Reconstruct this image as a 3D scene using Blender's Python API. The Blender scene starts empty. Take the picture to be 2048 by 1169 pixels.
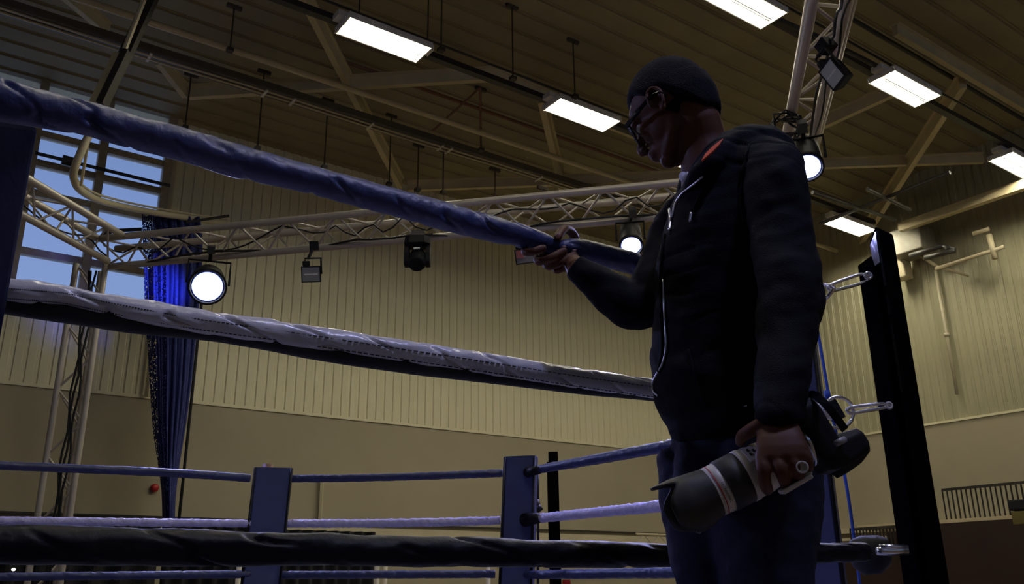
import bpy, bmesh, math, random
from mathutils import Vector, Matrix, noise, Quaternion
random.seed(7)
C = bpy.context.scene.collection
S = bpy.context.scene
R = math.radians
# ------------------------------------------------------------------ camera
F = 1768.0; PITCH = R(18.45); ROLL = R(0.7); CAMZ = 1.6
CAM = Vector((0, 0, CAMZ))
cd = bpy.data.cameras.new('camera'); cam = bpy.data.objects.new('camera', cd); C.objects.link(cam)
cd.sensor_width = 36.0; cd.lens = 36.0*F/2048.0; cd.clip_start = 0.05; cd.clip_end = 200
cam.location = CAM
cam.matrix_world = Matrix.Translation(CAM) @ Matrix.Rotation(R(90)+PITCH, 4, 'X') @ Matrix.Rotation(-ROLL, 4, 'Z')
S.camera = cam
S.view_settings.view_transform = 'Standard'; S.view_settings.look = 'None'
S.view_settings.exposure = 0.0; S.view_settings.gamma = 1.0
S.view_settings.use_curve_mapping = False
# ------------------------------------------------------------------ world: dusk sky
w = bpy.data.worlds.new('dusk_sky'); S.world = w; w.use_nodes = True
nt = w.node_tree; nt.nodes.clear()
wo = nt.nodes.new('ShaderNodeOutputWorld'); bg = nt.nodes.new('ShaderNodeBackground')
tc = nt.nodes.new('ShaderNodeTexCoord'); sx = nt.nodes.new('ShaderNodeSeparateXYZ'); cr = nt.nodes.new('ShaderNodeValToRGB')
cr.color_ramp.elements[0].position = 0.0; cr.color_ramp.elements[0].color = (0.24, 0.31, 0.48, 1)
cr.color_ramp.elements[1].position = 0.75; cr.color_ramp.elements[1].color = (0.028, 0.05, 0.125, 1)
e_ = cr.color_ramp.elements.new(0.36); e_.color = (0.15, 0.22, 0.42, 1)
nt.links.new(tc.outputs['Generated'], sx.inputs[0]); nt.links.new(sx.outputs[2], cr.inputs[0])
nt.links.new(cr.outputs[0], bg.inputs[0]); nt.links.new(bg.outputs[0], wo.inputs[0]); bg.inputs[1].default_value = 1.6
# ------------------------------------------------------------------ light levels
TUBE_E = 132.0          # each ceiling fixture
LED_W = 66.0           # each blue stage light
WARM = (1.0, 0.93, 0.74)

# ------------------------------------------------------------------ geometry helpers
def ray(x, y):
    dx = x-1024.0; dy = -(y-584.5); c, s = math.cos(ROLL), math.sin(ROLL)
    X = dx*c+dy*s; Y = -dx*s+dy*c
    return Vector((X, F*math.cos(PITCH)-Y*math.sin(PITCH), F*math.sin(PITCH)+Y*math.cos(PITCH)))
def atz(x, y, z): r = ray(x, y); return CAM+r*((z-CAMZ)/r.z)
def atr(x, y, d): r = ray(x, y); return CAM+r*(d/math.hypot(r.x, r.y))
def onpl(x, y, P, n):
    r = ray(x, y); return CAM+r*((P-CAM).dot(n)/r.dot(n))
def between(x, y, A, B):                       # on the vertical plane through A and B
    n = Vector((B.y-A.y, A.x-B.x, 0)); return onpl(x, y, A, n)
AZ = R(54)
U = Vector((math.sin(AZ), math.cos(AZ), 0)); V = Vector((-U.y, U.x, 0)); Z = Vector((0, 0, 1))
VW = 16.98; UC = 19.48; Z_CLAD = 5.0; Z_EAVE = 10.75
def H(u, v, z): return U*u+V*v+Z*z
def onL(x, y, off=0.0): return onpl(x, y, V*(VW-off), V)
def onR(x, y, off=0.0): return onpl(x, y, U*(UC-off), U)
def px(P, half):                                # half-width in pixels -> metres at P
    dv = P-CAM; dep = dv.y*math.cos(PITCH)+dv.z*math.sin(PITCH); return half*dep/F

class MB:
    def __init__(s): s.v = []; s.f = []
    def add(s, vs, fs):
        b = len(s.v); s.v += [Vector(v) for v in vs]; s.f += [tuple(i+b for i in f) for f in fs]; return s
    def box(s, c, hx, hy, hz):                  # half-extent vectors
        c = Vector(c); vs = []
        for i in (-1, 1):
            for j in (-1, 1):
                for k in (-1, 1): vs.append(c+hx*i+hy*j+hz*k)
        fs = [(0,1,3,2),(4,6,7,5),(0,4,5,1),(2,3,7,6),(0,2,6,4),(1,5,7,3)]
        if hx.cross(hy).dot(hz) < 0: fs = [tuple(reversed(f)) for f in fs]
        return s.add(vs, fs)
    def bar(s, a, b, w_, h_, up=Z):
        a = Vector(a); b = Vector(b); d = (b-a); L = d.length; d.normalize()
        x = d.cross(up)
        if x.length < 1e-4: x = d.cross(Vector((1, 0, 0)))
        x.normalize(); y = x.cross(d)
        return s.box((a+b)/2, d*(L/2), x*(w_/2), y*(h_/2))
    def tube(s, pts, rad, n=12, cap=True, closed=False, prof=None):
        pts = [Vector(p) for p in pts]; m = len(pts)
        if not hasattr(rad, '__len__'): rad = [rad]*m
        vs = []; fs = []; prev = None
        for i in range(m):
            if closed: t = pts[(i+1) % m]-pts[i-1]
            else: t = pts[min(i+1, m-1)]-pts[max(i-1, 0)]
            if t.length < 1e-9: t = Vector((0, 0, 1))
            t.normalize()
            if prev is None:
                a = Z if abs(t.z) < 0.9 else Vector((1, 0, 0))
                x = t.cross(a).normalized()
            else:
                x = prev-t*prev.dot(t); x.normalize()
            prev = x; y = x.cross(t)            # y up-ish when x = t x Z
            for k in range(n):
                th = 2*math.pi*k/n; r = rad[i]
                q = prof(i, th) if prof else 1.0
                vs.append(pts[i]+(x*math.cos(th)+y*math.sin(th))*(r*q))
        for i in range(m if closed else m-1):
            j = (i+1) % m
            for k in range(n):
                l = (k+1) % n; fs.append((i*n+k, i*n+l, j*n+l, j*n+k))
        if cap and not closed:
            fs.append(tuple(range(n-1, -1, -1))); fs.append(tuple((m-1)*n+k for k in range(n)))
        fs = [tuple(reversed(f)) for f in fs]
        return s.add(vs, fs)
    def ell(s, c, rx, ry, rz, nu=20, nv=14):    # rx, ry, rz vectors
        c = Vector(c); vs = [c+rz]; fs = []
        for i in range(1, nv):
            a = math.pi*i/nv
            for k in range(nu):
                b = 2*math.pi*k/nu
                vs.append(c+rz*math.cos(a)+(rx*math.cos(b)+ry*math.sin(b))*math.sin(a))
        vs.append(c-rz); e = len(vs)-1
        for k in range(nu):
            l = (k+1) % nu; fs.append((0, 1+k, 1+l)); fs.append((e, e-nu+l, e-nu+k))
        for i in range(nv-2):
            for k in range(nu):
                l = (k+1) % nu; a = 1+i*nu; fs.append((a+k, a+nu+k, a+nu+l, a+l))
        if rx.cross(ry).dot(rz) < 0: fs = [tuple(reversed(f)) for f in fs]
        return s.add(vs, fs)
    def loft(s, rings, cap=True):
        n = len(rings[0]); vs = [p for r in rings for p in r]; fs = []
        for i in range(len(rings)-1):
            for k in range(n):
                l = (k+1) % n; fs.append((i*n+k, i*n+l, (i+1)*n+l, (i+1)*n+k))
        if cap: fs.append(tuple(range(n-1, -1, -1))); fs.append(tuple((len(rings)-1)*n+k for k in range(n)))
        return s.add(vs, fs)
    def mesh(s, name, smooth=False):
        me = bpy.data.meshes.new(name); me.from_pydata(s.v, [], s.f); me.validate()
        if smooth: me.polygons.foreach_set('use_smooth', [True]*len(me.polygons))
        me.update(); return me
def spline(pts, n):                             # Catmull-Rom through tuples of floats
    out = []; P = [pts[0]]+list(pts)+[pts[-1]]
    seg = len(pts)-1
    for i in range(n):
        t = i/(n-1)*seg; k = min(int(t), seg-1); t -= k
        a, b, c, d = P[k], P[k+1], P[k+2], P[k+3]
        out.append(tuple(0.5*((2*b[j])+(-a[j]+c[j])*t+(2*a[j]-5*b[j]+4*c[j]-d[j])*t*t+(-a[j]+3*b[j]-3*c[j]+d[j])*t**3) for j in range(len(b))))
    return out
def vspl(vs, n): return [Vector(p) for p in spline([tuple(v) for v in vs], n)]

def obj(name, mb, mat=None, parent=None, smooth=False, bevel=0, loc=None):
    """links mb (world coordinates, or local if loc is None and parent None) as one object"""
    me = mb.mesh(name, smooth) if isinstance(mb, MB) else mb
    o = bpy.data.objects.new(name, me); C.objects.link(o)
    if mat and not me.materials: me.materials.append(mat)
    if parent:
        o.parent = parent; o.matrix_parent_inverse = parent.matrix_world.inverted()
    if bevel:
        m = o.modifiers.new('bevel', 'BEVEL'); m.width = bevel; m.segments = 2; m.limit_method = 'ANGLE'
    return o
def tag(o, label, cat, group=None, kind=None):
    o['label'] = label; o['category'] = cat
    if group: o['group'] = group
    if kind: o['kind'] = kind
    return o
def empty(name, loc, label, cat, group=None):
    o = bpy.data.objects.new(name, None); o.empty_display_size = 0.1
    o.location = loc; o.matrix_world = Matrix.Translation(Vector(loc)); C.objects.link(o)
    return tag(o, label, cat, group)
def struct(o): o['kind'] = 'structure'; return o
def centre(me):                                 # mesh origin to its own base; returns that base
    xs = [v.co for v in me.vertices]; lo = Vector((min(v.x for v in xs), min(v.y for v in xs), min(v.z for v in xs)))
    hi = Vector((max(v.x for v in xs), max(v.y for v in xs), max(v.z for v in xs)))
    b = Vector(((lo.x+hi.x)/2, (lo.y+hi.y)/2, lo.z)); me.transform(Matrix.Translation(-b)); return b
def solo(name, mb, mat, label, cat, group=None, smooth=False, bevel=0, kind=None):
    me = mb.mesh(name, smooth); b = centre(me)
    o = obj(name, me, mat, None, smooth, bevel); o.location = b; o.matrix_world = Matrix.Translation(b)
    return tag(o, label, cat, group, kind)

# ------------------------------------------------------------------ materials
def mat(name, col, rough=0.6, metal=0.0, bump=None, var=0.12, scale=8.0, emis=None, es=0.0, spec=0.5, alpha=1.0, sheen=0.0, trans=0.0):
    m = bpy.data.materials.new(name); m.use_nodes = True; t = m.node_tree; b = t.nodes['Principled BSDF']
    co = t.nodes.new('ShaderNodeTexCoord'); nz = t.nodes.new('ShaderNodeTexNoise'); nz.inputs['Scale'].default_value = scale
    nz.inputs['Detail'].default_value = 4
    t.links.new(co.outputs['Object'], nz.inputs['Vector'])
    rp = t.nodes.new('ShaderNodeValToRGB'); rp.color_ramp.elements[0].position = .3; rp.color_ramp.elements[1].position = .7
    a = tuple(max(0, c*(1-var)) for c in col); d = tuple(min(1, c*(1+var)) for c in col)
    rp.color_ramp.elements[0].color = (*a, 1); rp.color_ramp.elements[1].color = (*d, 1)
    t.links.new(nz.outputs['Fac'], rp.inputs[0]); t.links.new(rp.outputs[0], b.inputs['Base Color'])
    b.inputs['Roughness'].default_value = rough; b.inputs['Metallic'].default_value = metal
    b.inputs['Specular IOR Level'].default_value = spec; b.inputs['Alpha'].default_value = alpha
    if sheen: b.inputs['Sheen Weight'].default_value = sheen
    if trans: b.inputs['Transmission Weight'].default_value = trans
    if bump:
        n2 = t.nodes.new('ShaderNodeTexNoise'); n2.inputs['Scale'].default_value = bump[0]; n2.inputs['Detail'].default_value = 3
        t.links.new(co.outputs['Object'], n2.inputs['Vector'])
        bp = t.nodes.new('ShaderNodeBump'); bp.inputs['Strength'].default_value = bump[1]; bp.inputs['Distance'].default_value = bump[2]
        t.links.new(n2.outputs['Fac'], bp.inputs['Height']); t.links.new(bp.outputs[0], b.inputs['Normal'])
    if emis: b.inputs['Emission Color'].default_value = (*emis, 1); b.inputs['Emission Strength'].default_value = es
    return m
M = {}
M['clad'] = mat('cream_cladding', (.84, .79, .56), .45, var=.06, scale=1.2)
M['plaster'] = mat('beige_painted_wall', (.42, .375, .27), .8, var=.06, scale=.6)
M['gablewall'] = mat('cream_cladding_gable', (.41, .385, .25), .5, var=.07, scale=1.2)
M['roof'] = mat('roof_deck', (.32, .275, .17), .7, var=.12, scale=.8)
M['beam'] = mat('cream_steel', (.62, .53, .32), .5, var=.08, scale=3)
M['pipe'] = mat('cream_pipe', (.62, .54, .36), .4, var=.06, scale=3)
M['palepipe'] = mat('pale_painted_pipe', (.62, .56, .40), .45, var=.05, scale=3)
M['redpipe'] = mat('red_oxide_pipe', (.22, .10, .06), .5)
M['darksteel'] = mat('dark_steel', (.045, .042, .04), .45, .3)
M['tray'] = mat('cable_tray_steel', (.15, .14, .12), .5, .4)
M['rod'] = mat('hanger_rod', (.05, .04, .03), .6)
M['floor'] = mat('sports_floor', (.22, .16, .10), .4, var=.1, scale=2)
M['frame'] = mat('window_frame_paint', (.40, .34, .24), .5)
M['alu'] = mat('aluminium_truss', (.55, .50, .45), .42, .35, var=.05, scale=5)
M['cable'] = mat('black_cable', (.01, .01, .012), .5)
M['blackplastic'] = mat('black_lamp_plastic', (.010, .010, .013), .6, spec=.2)
M['white'] = mat('white_enamel', (.75, .74, .70), .4)
M['tubeglow'] = mat('fluorescent_tube', (1, 1, 1), .5, emis=(1.0, .93, .70), es=TUBE_E)
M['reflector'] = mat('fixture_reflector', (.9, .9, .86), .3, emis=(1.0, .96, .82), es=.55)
M['ledglow'] = mat('led_emitter', (1, 1, 1), .3, emis=(.72, .78, 1.0), es=60.0)
M['ledlens'] = mat('led_lens_glass', (.2, .25, .9), .3, emis=(.22, .28, 1.0), es=2.2)
M['navyvinyl'] = mat('navy_vinyl', (.026, .036, .125), .45, bump=(26, .5, .012), var=.15, scale=14)
M['silvervinyl'] = mat('silver_vinyl', (.62, .62, .68), .26, bump=(30, .35, .01), var=.08, scale=10, spec=.6)
M['lilac'] = mat('silver_rope_cover', (.60, .56, .90), .35, bump=(60, .5, .01), var=.12, scale=30)
M['blackvinyl'] = mat('black_vinyl', (.0035, .0035, .007), .5, spec=.18, bump=(30, .35, .01), var=.2, scale=10)
M['ropeblack'] = mat('black_rope', (.008, .008, .014), .7)
M['bluepad'] = mat('blue_corner_pad', (.048, .060, .185), .42, bump=(70, .15, .004), var=.08, scale=4)
M['blackgloss'] = mat('black_gloss_pad', (.004, .004, .006), .12, bump=(6, .25, .02), var=.1)
M['blackmatt'] = mat('black_matt_pad', (.003, .003, .004), .9, spec=.0)
M['chrome'] = mat('bright_steel', (.75, .75, .78), .22, .95, var=.03)
M['bluecord'] = mat('blue_cord', (.03, .10, .55), .55)
M['hoodie'] = mat('black_cotton_fleece', (.0042, .0048, .0088), .86, bump=(420, .5, .003), var=.2, scale=30, spec=.15)
M['jeans'] = mat('dark_blue_denim', (.008, .011, .034), .82, bump=(500, .5, .002), var=.25, scale=60, spec=.25)
M['skin'] = mat('dark_brown_skin', (.095, .036, .017), .58, bump=(260, .15, .001), var=.08, scale=20, spec=.25)
M['hair'] = mat('short_black_hair', (.0042, .004, .0065), .9, bump=(330, 1.0, .006), var=.35, scale=220, spec=.2)
M['orange'] = mat('orange_cotton', (.75, .12, .05), .8)
M['paleshirt'] = mat('pale_cotton', (.5, .5, .55), .8)
M['zip'] = mat('steel_zip', (.7, .7, .74), .3, .9)
M['glasses'] = mat('black_acetate', (.008, .008, .010), .18)
M['eyewhite'] = mat('eye_white', (.6, .58, .55), .3)
M['lenswhite'] = mat('white_lens_barrel', (.62, .59, .54), .42, var=.04)
M['lensblack'] = mat('black_lens_rubber', (.020, .019, .018), .6, bump=(90, .2, .002))
M['camblack'] = mat('black_camera_body', (.008, .008, .009), .6, bump=(300, .4, .001), spec=.2)
M['red'] = mat('red_paint', (.45, .02, .02), .4)
M['redseat'] = mat('red_seat_panel', (.018, .004, .003), .6)
M['navynet'] = mat('navy_netting', (.02, .03, .16), .8, var=.3, scale=40, bump=(60, .6, .02))
M['shoe'] = mat('black_shoe', (.01, .01, .01), .5)
M['darknavy'] = mat('dark_navy_pad', (.004, .005, .016), .85, spec=.03, bump=(20, .3, .01))
M['canvas'] = mat('grey_canvas', (.20, .20, .22), .8)
M['blackcloth'] = mat('black_drape', (.008, .008, .012), .9)
M['nail'] = mat('fingernail', (.32, .17, .15), .25)
M['lip'] = mat('lip', (.15, .05, .045), .4)
def glass(name, tint, a):
    m = bpy.data.materials.new(name); m.use_nodes = True; t = m.node_tree; t.nodes.clear()
    o = t.nodes.new('ShaderNodeOutputMaterial'); mx = t.nodes.new('ShaderNodeMixShader')
    tr = t.nodes.new('ShaderNodeBsdfTransparent'); gl = t.nodes.new('ShaderNodeBsdfGlossy'); fr = t.nodes.new('ShaderNodeFresnel')
    tr.inputs[0].default_value = (*tint, 1); gl.inputs['Roughness'].default_value = .02; fr.inputs[0].default_value = a
    t.links.new(fr.outputs[0], mx.inputs[0]); t.links.new(tr.outputs[0], mx.inputs[1]); t.links.new(gl.outputs[0], mx.inputs[2])
    t.links.new(mx.outputs[0], o.inputs[0]); return m
M['glass'] = glass('window_glass', (.93, .95, .97), 1.45)
M['specglass'] = glass('spectacle_glass', (.95, .95, .95), 1.5)
# net: real see-through mesh cut by a grid in its own surface coordinates
def netmat():
    m = M['navynet'].copy(); m.name = 'navy_netting_sparse'; t = m.node_tree; b = t.nodes['Principled BSDF']
    co = t.nodes.new('ShaderNodeTexCoord'); wv = t.nodes.new('ShaderNodeTexVoronoi'); wv.inputs['Scale'].default_value = 26
    t.links.new(co.outputs['Object'], wv.inputs['Vector'])
    mp = t.nodes.new('ShaderNodeMath'); mp.operation = 'GREATER_THAN'; mp.inputs[1].default_value = .33
    t.links.new(wv.outputs['Distance'], mp.inputs[0]); t.links.new(mp.outputs[0], b.inputs['Alpha']); return m
M['net2'] = netmat()

# ================================================================== STRUCTURE
u0, v0 = -14.0, -11.0
V_RIDGE = 3.0; SL = .045
def zroof(v): return Z_EAVE+SL*(VW-v) if v > V_RIDGE else Z_EAVE+SL*(VW-V_RIDGE)-SL*(V_RIDGE-v)
mb = MB(); mb.box(H((u0+UC)/2, (v0+VW)/2, -.1), U*((UC-u0)/2+.3), V*((VW-v0)/2+.3), Z*.1)
struct(obj('floor', mb, M['floor']))
# left wall: lower plain wall with a window opening above, cladding boards as parts
WU0, WU1 = 1.47, 3.86         # window between these, from WZ0 up to the eave
WU00 = -0.95                  # second window column hidden behind the pad
WZ0 = 6.55
mb = MB()
mb.box(H((u0+UC)/2, VW+.20, Z_CLAD/2), U*((UC-u0)/2), V*.15, Z*(Z_CLAD/2))
wl = struct(obj('wall_left', mb, M['plaster']))
mb = MB()   # backing sheet behind the boards, around the window
def backing(a, b, z0, z1): mb.box(H((a+b)/2, VW+.22, (z0+z1)/2), U*((b-a)/2), V*.1, Z*((z1-z0)/2))
backing(u0, WU00, Z_CLAD, Z_EAVE+.6); backing(WU1, UC+.3, Z_CLAD, Z_EAVE+.6); backing(WU00, WU1, Z_CLAD, WZ0); 
obj('backing_sheet', mb, M['clad'], wl)
def board_mesh(name, hgt, wdt, horiz, out):
    """ribbed sheet board: a flat pan and one raised rib, real depth"""
    m = MB(); w_ = wdt; prof = [(0, 0), (w_*.06, .022), (w_*.60, .022), (w_*.70, .008), (w_*.80, .008), (w_*.86, .0), (w_*.985, 0), (w_*.985, -.05), (0, -.05)]
    a = [horiz*p+out*q for p, q in prof]; b = [v+Z*hgt for v in a]; m.loft([a, b]); return m.mesh(name)
BW = .205
me_l = board_mesh('cladding_board', Z_EAVE+.35-Z_CLAD, BW, U, -V); me_l.materials.append(M['clad'])
me_ls = board_mesh('cladding_board', WZ0-Z_CLAD, BW, U, -V); me_ls.materials.append(M['clad'])
def place(name, me, P, parent):
    o = bpy.data.objects.new(name, me); C.objects.link(o); o.parent = parent; o.location = P; return o
u = WU1+.12
while u < UC-.05: place('cladding_board', me_l, H(u, VW+.06, Z_CLAD), wl); u += BW
u = WU1+.12-BW
while u > -3.0:
    place('cladding_board', me_ls if u > WU00-.1 else me_l, H(u, VW+.06, Z_CLAD), wl); u -= BW
mb = MB(); mb.box(H((u0+UC)/2, VW+.04, Z_CLAD+.01), U*((UC-u0)/2), V*.02, Z*.03)
struct(obj('trim_1', mb, M['clad']))
mb = MB(); mb.box(H((u0+UC)/2, VW+.02, 2.86), U*((UC-u0)/2), V*.05, Z*.018)
struct(obj('trim_2', mb, M['darksteel']))
mb = MB(); mb.box(H((6.6+UC)/2, VW-.02, 2.70), U*((UC-6.6)/2), V*.10, Z*.075); mb.box(H((6.6+UC)/2, VW-.1, 2.47), U*((UC-6.6)/2), V*.05, Z*.03)
struct(obj('trim_3', mb, M['palepipe']))
# right wall
mb = MB(); mb.box(H(UC+.20, (v0+VW)/2, Z_CLAD/2), U*.15, V*((VW-v0)/2+.3), Z*(Z_CLAD/2))
wr = struct(obj('wall_right', mb, M['plaster']))
mb = MB()
ring0 = []; P = [(VW+.3, Z_CLAD), (VW+.3, zroof(VW)+.3), (V_RIDGE, zroof(V_RIDGE)+.4), (v0-.3, zroof(v0)+.3), (v0-.3, Z_CLAD)]
mb.loft([[H(UC+.12, a, b) for a, b in P], [H(UC+.32, a, b) for a, b in P]])
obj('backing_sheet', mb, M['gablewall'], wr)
BW2 = .20
v = VW-.05; k = 0; cache = {}
while v > 1.0:
    hh = round(min(zroof(v), zroof(v-BW2))+.1-Z_CLAD, 2)
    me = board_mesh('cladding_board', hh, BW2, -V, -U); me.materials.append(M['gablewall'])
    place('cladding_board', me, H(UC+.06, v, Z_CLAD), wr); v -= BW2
mb = MB(); mb.box(H(UC+.04, (v0+VW)/2, Z_CLAD+.01), U*.02, V*((VW-v0)/2), Z*.025); struct(obj('trim_4', mb, M['clad']))
mb = MB(); mb.box(H(UC-.03, (v0+VW)/2, 2.78), U*.10, V*((VW-v0)/2), Z*.06); mb.box(H(UC-.08, (v0+VW)/2, 2.58), U*.05, V*((VW-v0)/2), Z*.03); struct(obj('trim_5', mb, M['palepipe']))
# other two walls close the hall
mb = MB(); mb.box(H((u0+UC)/2, v0-.15, 4.3), U*((UC-u0)/2+.3), V*.15, Z*4.3); struct(obj('wall_back', mb, M['plaster']))
mb = MB(); P2 = [(VW+.3, 0), (VW+.3, zroof(VW)+.3), (V_RIDGE, zroof(V_RIDGE)+.4), (v0-.3, zroof(v0)+.3), (v0-.3, 0)]
mb.loft([[H(u0-.3, a, b) for a, b in P2], [H(u0, a, b) for a, b in P2]]); struct(obj('wall_far_side', mb, M['plaster']))
# ceiling: roof sheets as parts, each with a standing rib
mb = MB()
for (a, b) in ((VW+.5, V_RIDGE), (V_RIDGE, v0-.4)):
    mb.loft([[H(x, a, zroof(a)+.22) , H(x, b, zroof(b)+.22), H(x, b, zroof(b)+.34), H(x, a, zroof(a)+.34)] for x in (u0-.4, UC+.4)])
ceil = struct(obj('ceiling', mb, M['roof']))
RW = .46
def roof_board(a, b):
    m = MB(); n = Vector((0, 0, 1)); pr = [(0, .20), (0, .03), (.10, .03), (.13, .0), (.86, .0), (.89, .03), (.985, .03), (.985, .20)]
    za, zb = zroof(a), zroof(b)
    pts = [(a+(b-a)*t, za+(zb-za)*t+h) for t, h in pr]
    m.loft([[H(u0, p, q) for p, q in pts], [H(UC+.2, p, q) for p, q in pts]]); return m
v = VW+.3
while v > V_RIDGE:
    obj('roof_sheet', roof_board(v, max(V_RIDGE, v-RW)), M['roof'], ceil); v -= RW
while v > v0:
    obj('roof_sheet', roof_board(min(v, V_RIDGE), v-RW*2), M['roof'], ceil); v -= RW*2
# window
wroot = bpy.data.objects.new('window_1', None); wroot.location = H(2.6, VW, WZ0); wroot.matrix_world = Matrix.Translation(H(2.6, VW, WZ0)); C.objects.link(wroot); wroot['kind'] = 'structure'
rows = [WZ0, 6.9, 8.0, 8.72, 9.72, 10.75]
rows = [5.55+.0, 6.35, 7.55, 8.62, 9.72, Z_EAVE+.15]
tr = [onL(185, 455).z]
ZR = [WZ0, onL(20, 505).z, onL(195, 415).z, onL(205, 357).z, onL(212, 302).z, Z_EAVE+.35]
rowz = [6.72, onL(120, 515).z, onL(190, 412).z, onL(200, 355).z, onL(212, 300).z]
cols = [WU00, 0.22, WU1-2.36, 2.63, WU1]
for c_ in (WU00+.05, .28, 1.47, 2.63, WU1-.03):
    m = MB(); m.box(H(c_, VW+.03, (WZ0+Z_EAVE+.3)/2), U*.075, V*.09, Z*((Z_EAVE+.3-WZ0)/2)); obj('window_frame', m, M['frame'], wroot)
for i, z in enumerate([WZ0+.05]+rowz):
    m = MB(); m.box(H((WU00+WU1)/2, VW+.035, z), U*((WU1-WU00)/2), V*.07, Z*(.065)); obj('window_transom', m, M['frame'], wroot)
cz = [WU00+.05, .28, 1.47, 2.63, WU1-.03]; zz = [WZ0+.05]+rowz+[Z_EAVE+.4]
zz = sorted(zz)
for i in range(4):
    for j in range(len(zz)-1):
        m = MB(); m.box(H((cz[i]+cz[i+1])/2, VW+.04, (zz[j]+zz[j+1])/2), U*((cz[i+1]-cz[i])/2-.05), V*.004, Z*((zz[j+1]-zz[j])/2-.05))
        obj('pane', m, M['glass'], wroot)
# thin outer jamb pipe seen at the right of the window
mb = MB(); mb.bar(H(WU1+.1, VW-.05, 5.0), H(WU1+.1, VW-.05, Z_EAVE), .07, .07); struct(obj('trim_6', mb, M['pipe']))
# eave beam following the left wall
mb = MB(); mb.box(H((u0+UC)/2, VW-.10, Z_EAVE+.26), U*((UC-u0)/2), V*.10, Z*.10)
struct(obj('trim_7', mb, M['beam']))
# eave beam on the right wall
a = onR(1800, 456, 1.0); b = onR(2048, 365, 1.0)
mb = MB(); mb.bar(H(UC-1, a @ V, a.z), H(UC-1, 1.0, a.z), .16, .2)
solo('wall_beam', mb, M['beam'], 'cream steel beam running high along the right-hand wall', 'beam')

# ================================================================== ROOF STEELWORK
def zp(x, y, z): return atz(x, y, z)
struts = [  # pixel a, pixel b, height a, height b, width, label
 ((590, -40), (800, 368), 10.46, 10.06, .22, 'long cream roof brace descending left of centre behind the top rope'),
 ((378, 187), (990, 150), 10.18, 10.38, .22, 'cream roof tie crossing under the brightest ceiling light'),
 ((1082, 196), (1128, 392), 10.38, 9.98, .24, 'cream upright-looking brace just left of the second ceiling light'),
 ((815, 374), (1420, 352), 9.98, 10.06, .20, 'pale roof tie running level just above the long lighting truss'),
 ((1640, 329), (1965, 318), 10.18, 10.30, .20, 'cream tie to the right of the blue lamp behind the shoulder'),
 ((1925, 165), (1722, 480), 10.38, 9.90, .24, 'brown roof brace slanting down to the fixture above the black post'),
 ((1600, 268), (1790, 180), 10.22, 10.42, .22, 'roof tie meeting the ceiling light right of the hanging floodlight'),
 ((985, 150), (1310, 285), 10.38, 10.18, .20, 'cream rafter piece running from the tie to behind the second ceiling light'),
 ((318, 120), (372, 188), 10.34, 10.18, .20, 'short cream brace above the window, beside the cable tray'),
 ((120, -20), (215, 60), 10.54, 10.46, .2, 'dim brace in the dark upper left corner of the roof'),
 ((1790, 60), (2048, 215), 10.58, 10.34, .2, 'dim rafter in the dark upper right corner'),
]
for (a, b, za, zb, w_, lab) in struts:
    A, B = zp(*a, za), zp(*b, zb); m = MB(); m.bar(A, B, w_*.5, w_)
    m.bar(A+Z*(w_*.55), B+Z*(w_*.55), w_*.9, .03)
    solo('roof_brace', m, M['beam'], lab, 'brace', 'cream steel braces under the roof')
def line_u(x, y, z, ua, ub, rad, name, mt, lab, cat, grp=None):
    P = atz(x, y, z); v_ = P @ V; m = MB(); m.tube([H(ua+(ub-ua)*i/20, v_, z) for i in range(21)], rad, 8)
    return solo(name, m, mt, lab, cat, grp, smooth=True)
line_u(700, 178, 9.75, -6, UC-.1, .055, 'roof_pipe', M['pipe'], 'pale pipe running the length of the roof beneath the sheets', 'pipe')
line_u(1050, 250, 10.5, 5.5, 18, .035, 'red_pipe', M['redpipe'], 'thin dark red pipe under the roof behind the pale pipe', 'pipe')
# A-shaped red pipe bracket
m = MB(); A_, B_, C_ = atz(1082-122, 176, 10.9), atz(880, 262, 10.0), atz(962, 300, 10.0)
A_ = atz(960, 176, 10.6); m.tube([A_, atz(865, 262, 9.8)], .022, 8); m.tube([A_, atz(962, 300, 9.8)], .022, 8)
solo('pipe_bracket', m, M['redpipe'], 'inverted V of thin red pipe hanging above the cable tray', 'bracket')
# cable tray (wide dark channel with conduits)
P = atz(700, 236, 9.7); vt = P @ V
tray = empty('cable_tray', H(4, vt, 9.6), 'dark grey steel cable tray hung on rods across the hall', 'cable tray')
m = MB(); m.box(H(6.0, vt, 9.7), U*12, V*.14, Z*.02); m.box(H(6, vt-.14, 9.75), U*12, V*.012, Z*.06); m.box(H(6, vt+.14, 9.75), U*12, V*.012, Z*.06)
obj('channel', m, M['tray'], tray)
for dv in (-.07, .04):
    m = MB(); m.tube([H(-6+i, vt+dv, 9.66+.012*math.sin(i*1.3)) for i in range(25)], .018, 6); obj('conduit', m, M['pipe'], tray, True)
for uu in (2.5, 4.4, 4.9, 6.4, 7.9, 8.1, 10.3):
    m = MB(); m.box(H(uu, vt, 9.655), U*.02, V*.13, Z*.012); obj('clip', m, M['white'], tray)
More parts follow.
